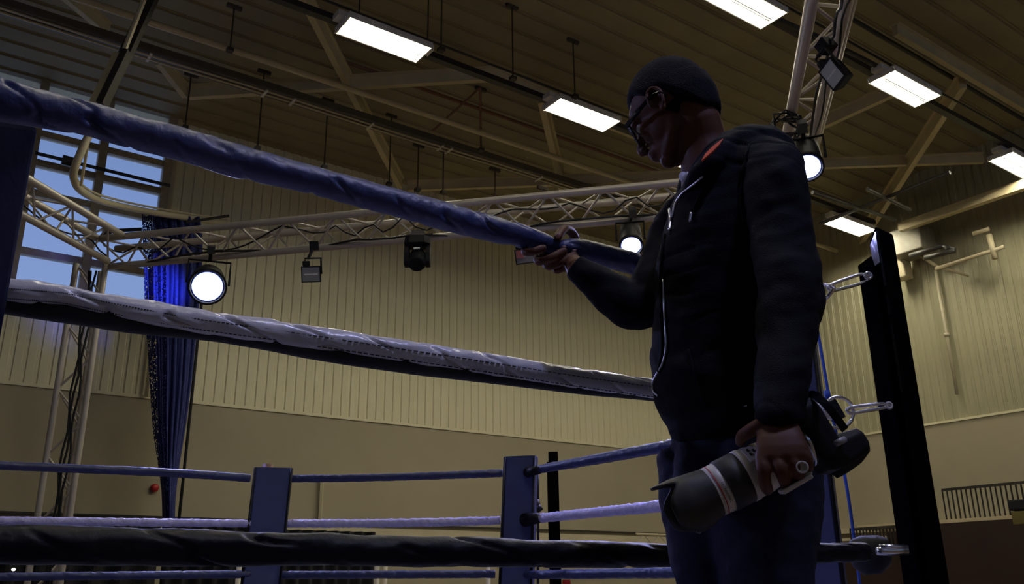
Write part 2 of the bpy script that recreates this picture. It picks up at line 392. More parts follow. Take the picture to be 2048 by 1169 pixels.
# hanging rods: pixel of bottom, pixel of top
def rod(xb, yb, xt, yt, zb, lab, grp='thin hanger rods under the roof'):
    B = atz(xb, yb, zb); rr = math.hypot(B.x, B.y); T = atr(xb, yt, rr); T = Vector((B.x, B.y, min(T.z, zroof(B @ V)+.01)))
    if yt < 0: T.z = zroof(B @ V)
    m = MB(); m.tube([B, T], .014, 6); m.box(B, U*.05, V*.05, Z*.03); m.box(T-Z*.02, U*.12, V*.03, Z*.03)
    return solo('hanger_rod', m, M['rod'], lab, 'rod', grp)
RODS = [(1026,157,1026,10,9.62,'hanger rod reaching the roof between the first and second ceiling lights'),
 (1150,193,1150,80,9.62,'hanger rod standing over the second ceiling light'),
 (855,95,855,-30,9.62,'hanger rod at the right end of the brightest ceiling light'),
 (882,100,882,-30,9.62,'thicker rod just right of the brightest ceiling light'),
 (718,33,718,-30,9.62,'short hanger rod over the left end of the brightest ceiling light'),
 (515,297,528,140,9.0,'hanger rod above the top rope, third from the window'),
 (648,335,655,198,9.0,'hanger rod above the top rope, below the cable tray'),
 (370,255,380,145,9.3,'hanger rod nearest the window top'),
 (778,368,778,230,9.2,'hanger rod left of the second long brace'),
 (835,380,835,290,9.0,'hanger rod dropping right of the long brace'),
 (886,385,886,300,9.0,'hanger rod dropping beside the one right of the long brace'),
 (990,395,990,338,9.0,'short rod above the lighting truss, left of the gripping hand'),
 (1085,388,1085,375,9.0,'very short rod above the gripping hand'),
 (962,300,962,176,9.6,'rod under the inverted V bracket'),
 (460,100,465,10,9.62,'faint rod above the pale pipe on the left'),]
for r_ in RODS: rod(*r_)
# diagonal hoist post upper left
post = empty('hoist_post', atz(192, 215, 8.5), 'slanting steel post with a thin rod above it, in front of the window top', 'post')
m = MB(); A = atr(192, 216, 11.5); B = atr(243, 110, 11.5); m.bar(A, B, .2, .09, Y if False else Vector((0,1,0))); obj('channel', m, M['beam'], post)
m = MB(); m.bar(A+Vector((.10, -.06, 0)), B+Vector((.10, -.06, 0)), .09, .16, Vector((0,1,0))); obj('dark_web', m, M['darksteel'], post)
m = MB(); m.tube([atr(238, 128, 11.4), atr(292, -12, 11.4)], .035, 8); obj('rod', m, M['pipe'], post)
m = MB(); m.bar(atr(246, 120, 11.6), atr(320, -40, 11.6), .16, .1, Vector((0,1,0))); obj('upper_web', m, M['darksteel'], post)
# dark purlins on the right
for (a, b, za, lab) in [((1640, 448), (1900, 345), 9.0, 'dark pipe slanting above the ceiling light next to the black post'),
                        ((1500, 15), (1640, 75), 9.7, 'dark strip between the top ceiling light and the upright truss'),
                        ((1690, 100), (1790, 150), 9.7, 'dark strip leading to the ceiling light right of the floodlight'),
                        ((1690, 30), (2048, 240), 10.6, 'long thin pipe in the dark upper right roof'),
                        ((1625, 385), (1790, 440), 9.0, 'thin dark rail left of the slanting pipe'),
                        ((1735, 378), (1820, 420), 9.0, 'short dark rail crossing the slanting pipe')]:
    m = MB(); m.tube([atz(*a, za), atz(*b, za)], .04, 8); solo('dark_pipe', m, M['darksteel'], lab, 'pipe', 'dark pipes in the right of the roof')
# lighting trunking in the two fixture rows
ZF = 9.5
P = atz(1000, 145, ZF+.1)
for vv, ua, ub, lab in ((8.69*(ZF-1.6)/6.4, -3, 18.5, 'slim trunking rail linking the nearer-the-wall row of ceiling lights'), (5.60*(ZF-1.6)/6.4, 2, 18.5, 'slim trunking rail linking the upper right row of ceiling lights')):
    m = MB(); m.box(H((ua+ub)/2, vv, ZF+.26), U*((ub-ua)/2), V*.06, Z*.05); m.tube([H(ua, vv-.25, ZF+.34), H(ub, vv-.25, ZF+.34)], .02, 6)
    solo('light_trunking', m, M['darksteel'], lab, 'rail', 'trunking rails')

# ================================================================== CEILING LIGHTS
def fixture(u_, v_, z, L, label, power=1.0, mt=None):
    t = empty('ceiling_light', H(u_, v_, z), label, 'light', 'twin-tube ceiling lights')
    w2 = .235
    m = MB()
    m.box(H(u_, v_, z+.10), U*(L/2+.05), V*(w2+.02), Z*.012)
    for s_ in (-1, 1):
        m.box(H(u_, v_+s_*(w2+.015), z+.065), U*(L/2+.05), V*.008, Z*.048)
        m.box(H(u_+s_*(L/2+.04), v_, z+.065), U*.012, V*w2, Z*.048)
    m.box(H(u_, v_, z+.15), U*(L/2+.16), V*.10, Z*.045)
    obj('housing', m, M['white'], t)
    m = MB()
    for s_ in (-1, 1):
        c = v_+s_*.12
        m.loft([[H(u_-L/2, c+a, z+b), H(u_+L/2, c+a, z+b)] for a, b in ((-.108, .02), (-.06, .085), (.06, .085), (.108, .02))], cap=False)
    obj('reflector', m, M['reflector'], t)
    for s_ in (-1, 1):
        m = MB(); m.tube([H(u_-L/2+.03, v_+s_*.12, z+.055), H(u_+L/2-.03, v_+s_*.12, z+.055)], .026, 8); obj('tube', m, mt or M['tubeglow'], t, True)
    m = MB()
    for q in (-.022, .022): m.box(H(u_, v_+q, z+.004), U*(L/2-.04), V*.008, Z*.006)
    obj('divider', m, M['tray'], t)
FX = [((683, 68), (833, 124), (852, 97), (700, 43), 'ceiling light shining upper left of centre, largest of the twin-tube lights', 1.0),
 ((1098, 222), (1208, 264), (1232, 244), (1118, 202), 'ceiling light just left of the man\'s face', 1.0),
 ((1749, 166), (1835, 215), (1871, 193), (1785, 148), 'ceiling light right of the hanging floodlight', .35),
 ((1655, 447), (1720, 474), (1745, 464), (1684, 438), 'ceiling light low beside the top of the black post', .8),
 ((1983, 322), (2060, 360), (2085, 345), (2015, 303), 'ceiling light cut off by the right edge', .2),
 ((1415, -5), (1517, 50), (1553, 25), (1455, -28), 'ceiling light at the top edge, right of the man\'s head', .6)]
for a, b, c, d, lab, pw in FX:
    Q = [atz(*p, ZF) for p in (a, b, c, d)]; cc = sum(Q, Vector())/4; fixture(cc @ U, cc @ V, ZF, 1.31, lab)

# further lights of the same grid, above and behind the photographer (they light the near side)
M['tubedim'] = mat('fluorescent_tube_dim', (1, 1, 1), .5, emis=(1.0, .93, .74), es=TUBE_E*.85)  # same kind of tube, emission set a little weaker
for u_, v_, lab in ((12.7, 10.7, 'ceiling light hidden behind the man, in the row nearer the wall'), (.6, 3.1, 'ceiling light above the photographer, out of frame'), (6.0, 3.1, 'ceiling light right of the photographer, out of frame'),
                    (1.5, -2.0, 'ceiling light behind the photographer, out of frame')):
    fixture(u_, v_, ZF, 1.31, lab, 1, M['tubedim'])

# ================================================================== STAGE TRUSS
unit_cyl = MB(); unit_cyl.tube([(0, 0, 0), (0, 0, 1)], 1.0, 8); ME_CYL = unit_cyl.mesh('brace', True); ME_CYL.materials.append(M['alu'])
def stick(name, a, b, r, parent):
    o = bpy.data.objects.new(name, ME_CYL); C.objects.link(o)
    d = b-a; q = Z.rotation_difference(d.normalized()) if d.length else Quaternion()
    o.parent = parent; Mw = Matrix.Translation(a) @ q.to_matrix().to_4x4() @ Matrix.Diagonal((r, r, d.length, 1))
    o.matrix_parent_inverse = Matrix(); o.matrix_local = parent.matrix_world.inverted() @ Mw
    return o
def truss(A, B, offs, label, pitch=.30, rc=.042, rb=.013, group='aluminium truss rig over the ring', phase=0):
    t = empty('lighting_truss', A, label, 'truss', group)
    for o_ in offs:
        m = MB(); n = 12; m.tube([A+o_+(B-A)*i/n for i in range(n+1)], rc, 14); obj('chord', m, M['alu'], t, True)
    L = (B-A).length; d = (B-A)/L; n = max(2, int(L/pitch)); p = L/n
    for k, (i, j) in enumerate([(0, 2), (1, 2), (0, 1)][:len(offs)]):
        for s_ in range(n):
            a_, b_ = (i, j) if (s_+k) % 2 == 0 else (j, i)
            stick('brace', A+offs[a_]+d*(p*s_), A+offs[b_]+d*(p*(s_+1)), rb, t)
    return t
ZT = 5.60
TA = atz(197, 478, ZT); TB0 = atz(1360, 365, ZT)
dAB = (TB0-TA); dAB.z = 0; dAB.normalize(); dAC = Vector((dAB.y, -dAB.x, 0))        # towards the camera
if dAC.y > 0: dAC = -dAC
D0 = atz(1575, 268, ZT); D1 = atz(1625, 0, ZT)
# corner B where the far truss line meets the overhead one
k_ = (D0-TA).dot(dAB); TB = TA+dAB*k_
s_ = .17; hgt_t = .30
def offs_h(side): return [side*(-s_), side*s_, Z*(-hgt_t)]
perp = -dAC
o3 = [Vector((0, 0, 0)), perp*(2*s_), perp*s_-Z*hgt_t]
# chords: near-top is on the pixel line, second top is farther, bottom between
far_truss = truss(TA, TB, o3, 'long aluminium truss carrying stage lamps, running behind the top rope')
left_truss = truss(TA+dAB*.0, TA+dAC*5.2, [Vector((0, 0, 0)), dAB*(-2*s_)*-1, dAB*s_-Z*hgt_t], 'aluminium truss arm coming forward on the left, in front of the window')
over_truss = truss(TB+dAC*.1, TB+dAC*9.0, [Vector((0, 0, 0)), dAB*.25, dAB*.33+Z*.16], 'aluminium truss passing overhead beside the man\'s head, a floodlight hung on it', pitch=.33, rc=.05, rb=.014)
def leg(P, z1, label):
    a = Vector((P.x, P.y, .02)); b = Vector((P.x, P.y, z1))
    t = truss(a, b, [Vector((-.17, 0, 0)), Vector((.17, .02, 0)), Vector((.0, .28, 0))], label, pitch=.36, rc=.036, rb=.012)
    m = MB(); m.box(a, Vector((.35, 0, 0)), Vector((0, .35, 0)), Z*.012); obj('base_plate', m, M['alu'], t)
    for dx in (.02, .05, .09):
        m = MB(); m.tube([Vector((a.x+dx+.02*math.sin(i*1.7+dx*40), a.y-.03, .1+(z1-.2)*i/24)) for i in range(25)], .012, 6); obj('cable', m, M['cable'], t, True)
    return t
legA = leg(TA+dAC*-.1+Vector((-.12, 0, 0)), ZT-.28, 'upright truss leg standing at the far left corner of the rig')
legB = leg(TB+Vector((-.02, .1, 0)), ZT-.28, 'upright truss leg behind the man\'s elbow and blue pad')
# cables draped along the trusses
def drape(A, B, n, r, par, off, sag=.05, seed=0):
    m = MB(); pts = []
    for i in range(n*4+1):
        t = i/(n*4); pts.append(A+(B-A)*t+off+Z*(-sag*abs(math.sin(t*n*2.3+1.7*math.sin(t*n*.9+seed)))*(.35+.65*abs(math.sin(t*n*.61+seed))))+perp*(.06*math.sin(t*n*2.3+seed)))
    m.tube(pts, r, 6); return obj('cable', m, M['cable'], par, True)
drape(TA, TB, 16, .010, far_truss, Z*-.04+perp*.1, .20)
drape(TA+dAB*.3, TB, 9, .013, far_truss, Z*-.27+perp*.12, .04, 2)
drape(TA, TA+dAC*5, 9, .010, left_truss, Z*-.08+dAB*.1, .14, 1)
drape(TB+dAC*.2, TB+dAC*6, 12, .012, over_truss, Z*-.1+dAB*.15, .12, 1)
drape(TB+dAC*.2, TB+dAC*6, 7, .010, over_truss, Z*-.02+dAB*.22, .18, 3)
# tangle of cable behind shoulder
m = MB(); Pc = atr(1572, 255, 7.4)
m.tube([Pc+Vector((.14*math.sin(i*.9)+.03*math.sin(i*2.1), .1*math.cos(i*1.1), .12*math.cos(i*.9))) for i in range(40)], .011, 6)
solo('cable_coil', m, M['cable'], 'tangled loops of black cable above the man\'s near shoulder', 'cable', smooth=True)

def frame_to(P, target):
    d = (target-P).normalized(); x = d.cross(Z).normalized(); y = x.cross(d).normalized(); return d, x, y
def led_par(px_, py_, d, rad, label, power, tilt=None, top=None, toward=.75):
    P = atr(px_, py_, d)
    cdir = (CAM-P).normalized(); dr, x, y = frame_to(P, P+Vector((cdir.x, cdir.y, 0)).normalized()*toward-Z)
    t = empty('stage_lamp', P, label, 'stage light', 'blue-white stage lamps on the truss')
    m = MB()
    prof = [(-.34, .30), (-.335, .70), (-.30, .86), (-.14, .94), (0, 1.0), (.05, 1.02), (.055, .9), (.03, .88)]
    m.loft([[P+dr*a+(x*math.cos(k*math.pi/12)+y*math.sin(k*math.pi/12))*(rad*b) for k in range(24)] for a, b in prof]); obj('lamp_body', m, M['blackplastic'], t, True)
    m = MB(); m.loft([[P+dr*a+(x*math.cos(k*math.pi/12)+y*math.sin(k*math.pi/12))*(rad*.80*b) for k in range(24)] for a, b in ((.030, 1), (.036, 1))]); obj('lens_plate', m, M['ledlens'], t)
    for i in range(12):
        rr, a = (.54, i*math.pi/4.5) if i < 9 else (.24, i*2*math.pi/3)
        c = P+dr*.042+(x*math.cos(a)+y*math.sin(a))*(rad*rr); e = rad*(.20)
        m = MB(); m.ell(c, x*e, y*e, dr*.012, 10, 6); obj('led', m, M['ledglow'], t, True)
    # yoke and clamp
    tp = (top if top else P+Z*(rad+.22))
    m = MB()
    m.tube([P+x*(rad+.02)-dr*.08, P+x*(rad+.02)-dr*.1+Z*(rad+.06), P-x*(rad+.02)-dr*.1+Z*(rad+.06), P-x*(rad+.02)-dr*.08], .013, 8); obj('yoke', m, M['blackplastic'], t)
    m = MB(); m.tube([P-dr*.1+Z*(rad+.06), tp], .02, 8); m.box(tp, x*.04, Z*.045, dr*.04); obj('clamp', m, M['blackplastic'], t)
    l = bpy.data.lights.new('stage_lamp_beam', 'SPOT'); l.energy = LED_W*power*6; l.color = (.36, .38, 1.0); l.spot_size = R(115); l.spot_blend = .8; l.shadow_soft_size = rad*.8
    o = bpy.data.objects.new('stage_lamp_beam', l); C.objects.link(o)
    q = Vector((0, 0, -1)).rotation_difference(dr); o.matrix_world = Matrix.Translation(P+dr*.08) @ q.to_matrix().to_4x4(); o.parent = t; o.matrix_parent_inverse = t.matrix_world.inverted()
    return t, P
_, PL = led_par(415, 572, 9.6, .20, 'dazzling stage lamp in front of the blue net', .8, toward=1.6)
_, PM = led_par(1262, 488, 8.55, .125, 'bright stage lamp hanging under the truss left of the man\'s chest', 1.0, top=atr(1265, 425, 8.6))
_, PR = led_par(1614, 330, 6.9, .13, 'bright stage lamp just behind the man\'s near shoulder', 1.0)
# lamps of the same kind on the left arm and near side of the rig, out of frame
led_par2 = [(TA+dAC*6.5, 'stage lamp on the left arm of the rig, out of frame', .75), (TB+dAC*7.5, 'stage lamp overhead on the right arm, out of frame', .3)]
for P_, lab_, pw_ in led_par2:
    P_ = P_-Z*.45; d_ = (Vector((.2, 2.0, 1.9))-P_).normalized()
    t = empty('stage_lamp', P_, lab_, 'stage light', 'blue-white stage lamps on the truss'); x = d_.cross(Z).normalized(); y = x.cross(d_)
    m = MB(); m.loft([[P_+d_*a+(x*math.cos(k*math.pi/12)+y*math.sin(k*math.pi/12))*(.13*b) for k in range(24)] for a, b in ((-.34, .3), (-.3, .86), (0, 1), (.05, 1.02), (.03, .9))]); obj('lamp_body', m, M['blackplastic'], t, True)
    m = MB(); m.tube([P_-d_*.1, P_+Z*.3], .02, 8); obj('clamp', m, M['blackplastic'], t)
    l = bpy.data.lights.new('stage_lamp_beam', 'SPOT'); l.energy = LED_W*pw_*6; l.color = (.48, .50, 1.0); l.spot_size = R(70); l.spot_blend = .8; l.shadow_soft_size = .10
    o = bpy.data.objects.new('stage_lamp_beam', l); C.objects.link(o); o.matrix_world = Matrix.Translation(P_+d_*.1) @ Vector((0, 0, -1)).rotation_difference(d_).to_matrix().to_4x4(); o.parent = t; o.matrix_parent_inverse = t.matrix_world.inverted()
# added hidden lamp, stands in for the blue flare over the net
Pw = atr(404, 566, 15.0); t = empty('added_net_lamp', Pw, 'added blue lamp hidden behind the dazzling lamp to tint the net', 'stage light')
m = MB(); m.loft([[Pw+V*a+(U*math.cos(k*math.pi/10)+Z*math.sin(k*math.pi/10))*b for k in range(20)] for a, b in ((-.2, .06), (-.18, .10), (0, .12), (.03, .12), (.02, .10))]); obj('lamp_body', m, M['blackplastic'], t, True)
m = MB(); m.tube([Pw-V*.1, Vector((Pw.x, Pw.y, .02))-V*.1], .025, 8); m.box(Vector((Pw.x, Pw.y, .02))-V*.1, U*.3, V*.3, Z*.015); obj('stand', m, M['blackplastic'], t)
l = bpy.data.lights.new('added_net_light', 'SPOT'); l.energy = 230; l.color = (.10, .14, 1.0); l.spot_size = R(58); l.spot_blend = .8; l.shadow_soft_size = .1
o = bpy.data.objects.new('added_net_light', l); C.objects.link(o); o.matrix_world = Matrix.Translation(Pw+V*.06) @ Vector((0, 0, -1)).rotation_difference((V-U*.38+Z*.14).normalized()).to_matrix().to_4x4(); o.parent = t; o.matrix_parent_inverse = t.matrix_world.inverted()

def flood(cx, cy, d, w_, h_, label, tilt, topxy, glassmat, aim=None):
    P = atr(cx, cy, d); dr, x, y = frame_to(P, aim if aim else Vector((0, 0, 1.6)))
    x2 = (x*math.cos(tilt)+y*math.sin(tilt)); y2 = (y*math.cos(tilt)-x*math.sin(tilt))
    hw, hh = px(P, w_/2), px(P, h_/2)
    t = empty('floodlight', P, label, 'floodlight', 'floodlights hung on the truss rig')
    m = MB(); m.loft([[P+dr*a+x2*(hw*b*i)+y2*(hh*b*j) for i, j in ((-1, -1), (1, -1), (1, 1), (-1, 1))] for a, b in ((-.14, .45), (-.09, .8), (0, 1), (.03, 1.0), (.03, .90), (.018, .88))]); obj('lamp_body', m, M['blackplastic'], t)
    m = MB(); m.box(P+dr*.022, x2*(hw*.88), y2*(hh*.88), dr*.003); obj('front_glass', m, glassmat, t)
    m = MB(); m.tube([P+dr*.016-x2*hw*.7, P+dr*.016+x2*hw*.7], .012, 6); obj('lamp_tube', m, M['white'], t)
    T = atr(*topxy, d)
    m = MB(); m.tube([P-x2*hw*1.08, P-x2*hw*1.08+y2*hh*2.0, P+x2*hw*.55+y2*hh*2.0, P+x2*hw*.55+y2*hh*1.1], .012, 6); obj('yoke', m, M['blackplastic'], t)
    m = MB(); m.tube([P+x2*hw*.2+y2*hh*2.0, T], .018, 8); m.box(T, x2*.05, y2*.05, dr*.05); obj('clamp', m, M['blackplastic'], t)
    m = MB(); m.box(P+x2*hw*.45+y2*hh*1.35-dr*.05, x2*hw*.38, y2*hh*.34, dr*.06); obj('control_box', m, M['blackplastic'], t, bevel=.01)
    return t
M['floodglass'] = mat('grey_lamp_glass', (.22, .22, .25), .35); M['pinkglass'] = mat('pinkish_lamp_glass', (.42, .13, .15), .35)
M['paleglass'] = mat('pale_lamp_glass', (.42, .44, .48), .3)
flood(622, 549, 9.3, 38, 32, 'square grey-glass floodlight hanging left of the moving-head lamp', -.10, (628, 492), M['floodglass'])
flood(1049, 513, 8.8, 38, 30, 'small floodlight with pinkish glass just below the gripping hand', -.12, (1056, 462), M['floodglass'])
t_ = [o for o in bpy.data.objects if o.name.startswith('floodlight')][-1]
P = atr(1040, 509, 8.78); dr, x, y = frame_to(P, Vector((0, 0, 1.6)))
m = MB(); m.box(P+dr*.028, x*px(P, 7), y*px(P, 8), dr*.003); obj('gel_patch', m, M['pinkglass'], t_)
P = atr(1668, 140, 5.6)
flood(1668, 148, 6.2, 40, 56, 'black floodlight hung high on the overhead truss', -.35, (1652, 92), M['paleglass'], aim=Vector((-5.0, 2.2, 3.0)))
# moving head
P = atr(835, 515, 9.0); dr, x, y = frame_to(P, Vector((.6, 3, 1)))
mh = empty('moving_head_lamp', P, 'black moving-head lamp, unlit, hanging under the middle of the truss', 'stage light')
x = Vector((1, 0, 0)); yv = Vector((0, 1, 0))
a_ = px(P, 1)
m = MB(); m.loft([[P+Z*(a_*z)+x*(a_*w_*i)+yv*(a_*w_*.9*j) for i, j in ((-1, -.6), (-.6, -1), (.6, -1), (1, -.6), (1, .6), (.6, 1), (-.6, 1), (-1, .6))] for z, w_ in ((42, 12), (40, 24), (24, 26), (20, 14))]); obj('base', m, M['blackplastic'], mh)
for sg in (-1, 1):
    m = MB(); m.loft([[P+Z*(a_*z)+x*(a_*(sg*21+5*i))+yv*(a_*w_*j) for i, j in ((-1, -1), (1, -1), (1, 1), (-1, 1))] for z, w_ in ((24, 10), (5, 14), (-14, 12), (-20, 7))]); obj('arm', m, M['blackplastic'], mh, bevel=.01)
hd = Vector((0, -.6, -.8)); hx = x; hy = hx.cross(hd)
m = MB(); m.loft([[P-Z*(a_*4)+hd*(a_*z)+(hx*math.cos(k*math.pi/12)+hy*math.sin(k*math.pi/12))*(a_*w_) for k in range(24)] for z, w_ in ((-22, 8), (-18, 15), (0, 19), (16, 18), (22, 15), (20, 12))]); obj('head', m, M['blackplastic'], mh, True)
m = MB(); m.tube([P+Z*(a_*9)+Vector((a_*13*math.sin(t), -a_*19, a_*3*math.cos(t*1.3))) for t in [i/8-.5 for i in range(9)]], .012, 6); obj('trim_stripe', m, M['white'], mh, True)
m = MB(); m.tube([P+Z*(a_*40), P+Z*(a_*58)], .03, 8); m.box(P+Z*(a_*50), x*.07, Z*.03, yv*.04); m.tube([P+Z*(a_*46)+x*a_*-20, P+Z*(a_*49)+x*a_*30], .014, 6); obj('clamp', m, M['darksteel'], mh)

# ================================================================== LEFT: NET, TRACK, BELL
PN = V*(VW-1.3)
def onN(x, y): return onpl(x, y, PN, V)
edges = [(436, 278, 396), (480, 280, 402), (560, 283, 400), (640, 286, 394), (700, 291, 389), (780, 296, 381), (860, 302, 370), (930, 312, 358), (985, 319, 351), (1035, 322, 348), (1120, 322, 346), (1165, 322, 346)]
def sheet(edges, nx, amp, mt, name, lab, lo=0.0, hi=1.0, off=0.0):
    m = MB(); E2 = spline([tuple(map(float, e)) for e in edges], 50); vs = []; fs = []
    for (y_, xa, xb) in E2:
        for i in range(nx+1):
            t = lo+(hi-lo)*i/nx; P = onN(xa+(xb-xa)*t, y_)
            vs.append(P-V*(off+amp*(math.sin(t*38+1.4*math.sin(t*9)+.6*math.sin(y_*.006))+.5*math.sin(t*83+y_*.004))))
    for j in range(49):
        for i in range(nx): a = j*(nx+1)+i; fs.append((a, a+1, a+nx+2, a+nx+1))
    m.add(vs, fs); return m
m = sheet(edges, 150, .05, M['navynet'], 'n', '', .25, 1.0)
net = empty('divider_net', onN(335, 1160)-Z*0, 'bunched dark blue divider net hanging from the curved track to the floor', 'net')
net.matrix_world = Matrix.Translation(Vector((onN(335, 1160).x, onN(335, 1160).y, .0)))
o = obj('gathered_net', m, M['navynet'], net, True); sm = o.modifiers.new('s', 'SOLIDIFY'); sm.thickness = .02
m = sheet(edges, 90, .06, M['net2'], 'n', '', 0.0, .36, .15)
o = obj('loose_mesh', m, M['net2'], net, True)
# curved track
tp_ = [(178, 270, 12.5), (164, 300, 12.5), (150, 335, 12.6), (147, 355, 12.8), (158, 378, 13.2), (190, 398, 13.9), (240, 412, 14.7), (300, 424, 15.5), (360, 434, 16.0), (450, 447, 17.1)]
pts = [atr(*p) for p in tp_]; pts = vspl(pts, 60)
m = MB(); m.tube(pts, .055, 8); m.tube([p+Z*.09 for p in pts], .02, 6)
trk = solo('net_track', m, M['palepipe'], 'pale curved track bending in front of the window and carrying the blue net', 'curtain track', smooth=True)
m = MB(); m.tube([atr(175, 292, 12.5), atr(162, 372, 12.9)], .02, 6); solo('track_hanger', m, M['pipe'], 'thin pale hanger rod beside the bend of the track', 'rod')
m = MB(); m.tube([atr(372, 445, 15.8), atr(458, 432, 15.8)], .025, 6); solo('track_stay', m, M['darksteel'], 'short dark stay above the left end of the long truss', 'rod')
# window bars inside
m = MB(); m.tube([onL(70, 306, .3), onL(340, 372, .3)], .035, 8); m.tube([onL(124, 320, .3), onL(155, 328, .3)], .10, 10)
solo('winding_rod', m, M['darksteel'], 'dark horizontal winding rod with a thicker sleeve across the window', 'rod')
m = MB(); m.tube([onL(205, 463, .9), onL(283, 459, .9)], .035, 8); m.tube([onL(205, 464, .9), onL(222, 463, .9)], .06, 8)
solo('window_opener', m, M['darksteel'], 'short green-grey rod sticking out of the net across the window', 'rod')
P = onL(308, 977, -.05); m = MB(); m.loft([[P-V*a+(U*math.cos(k*math.pi/8)+Z*math.sin(k*math.pi/8))*b for k in range(16)] for a, b in ((0, .04), (.03, .075), (.08, .07), (.10, .03))])
solo('fire_bell', m, M['red'], 'small round red fire bell on the beige wall left of the net', 'bell', smooth=True)
P1 = onL(647, 948, .06); m = MB(); m.bar(H(P1 @ U, VW-.02, 2.88), H(P1 @ U, VW-.02, P1.z), .13, .05); solo('wall_conduit', m, M['palepipe'], 'pale vertical trunking on the beige wall right of the nearer blue pad', 'conduit')
# black drapes at the foot of the wall, white stand posts
for i, (xa, xb, ya, lab) in enumerate([(-120, 318, 1050, 'black drape under the left of the beige wall'), (326, 560, 1056, 'black drape between the net and the first blue pad'), (560, 752, 1065, 'black drape right of the first blue pad')]):
    a = onpl(xa, 1100, V*13, V); b = onpl(xb, 1100, V*13, V); zt = onpl(xb, ya, V*13, V).z
    m = MB(); n = 60; vs = []; fs = []
    for k in range(n+1):
        p = a+(b-a)*k/n-V*(.05*math.sin(k*.8)); vs += [Vector((p.x, p.y, 0)), Vector((p.x, p.y, zt))]
    for k in range(n): fs.append((2*k, 2*k+2, 2*k+3, 2*k+1))
    m.add(vs, fs); o = solo('drape', m, M['blackcloth'], lab, 'drape', 'black drapes round the hall floor'); sm = o.modifiers.new('s', 'SOLIDIFY'); sm.thickness = .02
for x_, lab in ((755, 'pale upright of a stand seen under the bottom rope, left of the second blue pad'), (770, 'second pale upright beside it, nearer the second blue pad'), (976, 'pale pole touching the left side of the second blue pad'), (478, 'pale pole touching the left side of the first blue pad')):
    P = atr(x_, 1140, 9.0); m = MB(); m.tube([Vector((P.x, P.y, 0)), Vector((P.x, P.y, 1.86))], .025, 8); solo('stand_pole', m, M['pipe'], lab, 'pole', 'pale poles beyond the ring', smooth=True)
P = atr(27, 1140, 11); m = MB(); m.ell(P, Vector((.02, 0, 0)), Vector((0, .02, 0)), Z*.015); 
lamp_small = solo('indicator_lamp', m, mat('small_white_lamp', (1, 1, 1), emis=(1, 1, 1), es=2.0), 'tiny white lamp low at the left edge', 'lamp', smooth=True)
P = atr(27, 1140, 11); m = MB(); m.tube([Vector((P.x, P.y, 0)), P-Z*.03], .02, 8); obj('stand', m, M['darksteel'], lamp_small)
# low truss and trims seen under white rope at centre right
LT = between(1272, 1067, V*(VW-1.0), V*(VW-1.0)+U); 
la = onL(1272, 1069, 1.2); lb = onL(1420, 1069, 1.2)
t = empty('low_truss', la, 'low horizontal steel truss on the far wall left of the man\'s jeans', 'truss')
for dz in (0, -.22):
    m = MB(); m.tube([H(la @ U, VW-1.2, la.z+dz), H((lb @ U)+1, VW-1.2, la.z+dz)], .03, 8); obj('chord', m, M['pipe'], t, True)
for k in range(14):
    u1 = (la @ U)+.25*k; a, b = (0, -.22) if k % 2 else (-.22, 0); stick('brace', H(u1, VW-1.2, la.z+a), H(u1+.25, VW-1.2, la.z+b), .012, t)
m = MB(); m.tube([onL(1000, 1081, 1.0), H(la @ U, VW-1.0, onL(1000, 1081, 1.0).z)], .03, 8); solo('wall_rail', m, M['palepipe'], 'pale rail low on the far wall, right of the second blue pad', 'rail')

# ================================================================== RIGHT WALL KIT
m = MB(); p0 = onR(1871, 541, .06); m.tube([Vector(p0), H(UC-.06, p0 @ V, onR(1916, 790).z)], .035, 8); m.tube([H(UC-.06, p0 @ V, onR(1893, 672).z+.04), H(UC-.06, p0 @ V, onR(1893, 672).z-.04)], .06, 8)
solo('drop_pipe', m, M['palepipe'], 'thin pale pipe running straight down the ribbed right-hand wall', 'pipe', smooth=True)
fr = empty('gym_frame', onR(1875, 540, .3), 'pale folding gym frame bracketed high on the right-hand wall', 'frame')
def seg(name, pa, pb, r, mt, oa=.3, ob=.3):
    m = MB(); m.tube([onR(*pa, oa), onR(*pb, ob)], r, 8); return obj(name, m, mt, fr, True)
seg('rail', (1872, 538), (2008, 494), .045, M['pipe'], .5, .5); seg('stay', (1841, 512), (1872, 532), .04, M['pipe']); seg('stay', (1872, 533), (1938, 552), .03, M['pipe'], .5, .1)
seg('bracket', (1832, 468), (1842, 512), .05, M['white']); seg('bracket', (1978, 470), (1990, 518), .06, M['pipe'], .5, .5); seg('stay', (1946, 468), (1978, 458), .05, M['pipe'], .5, .5)
seg('arm', (1820, 512), (1885, 492), .06, M['darksteel'], .9, .9); seg('arm', (1850, 516), (1910, 501), .06, M['darksteel'], .9, .9); seg('arm', (1880, 491), (1910, 500), .05, M['darksteel'], .9, .9)
def wbox(name, q, dep, mt, lab, cat):
    a = onR(*q[0], .1); b = onR(*q[1], .1); m = MB(); c = H(UC-.1-dep/2, (a @ V+b @ V)/2, (a.z+b.z)/2)
    m.box(c, U*(dep/2), V*abs((a-b) @ V)/2, Z*abs(a.z-b.z)/2); return solo(name, m, mt, lab, cat, bevel=.03)
wbox('heater_unit', ((1806, 478), (1878, 507)), .7, mat('heater_casing', (.30, .28, .22), .5), 'pale box heater unit high on the wall beside the black post', 'heater')
wbox('vent_box', ((1798, 532), (1828, 558)), .35, M['pipe'], 'smaller square vent box just right of the black post', 'vent')
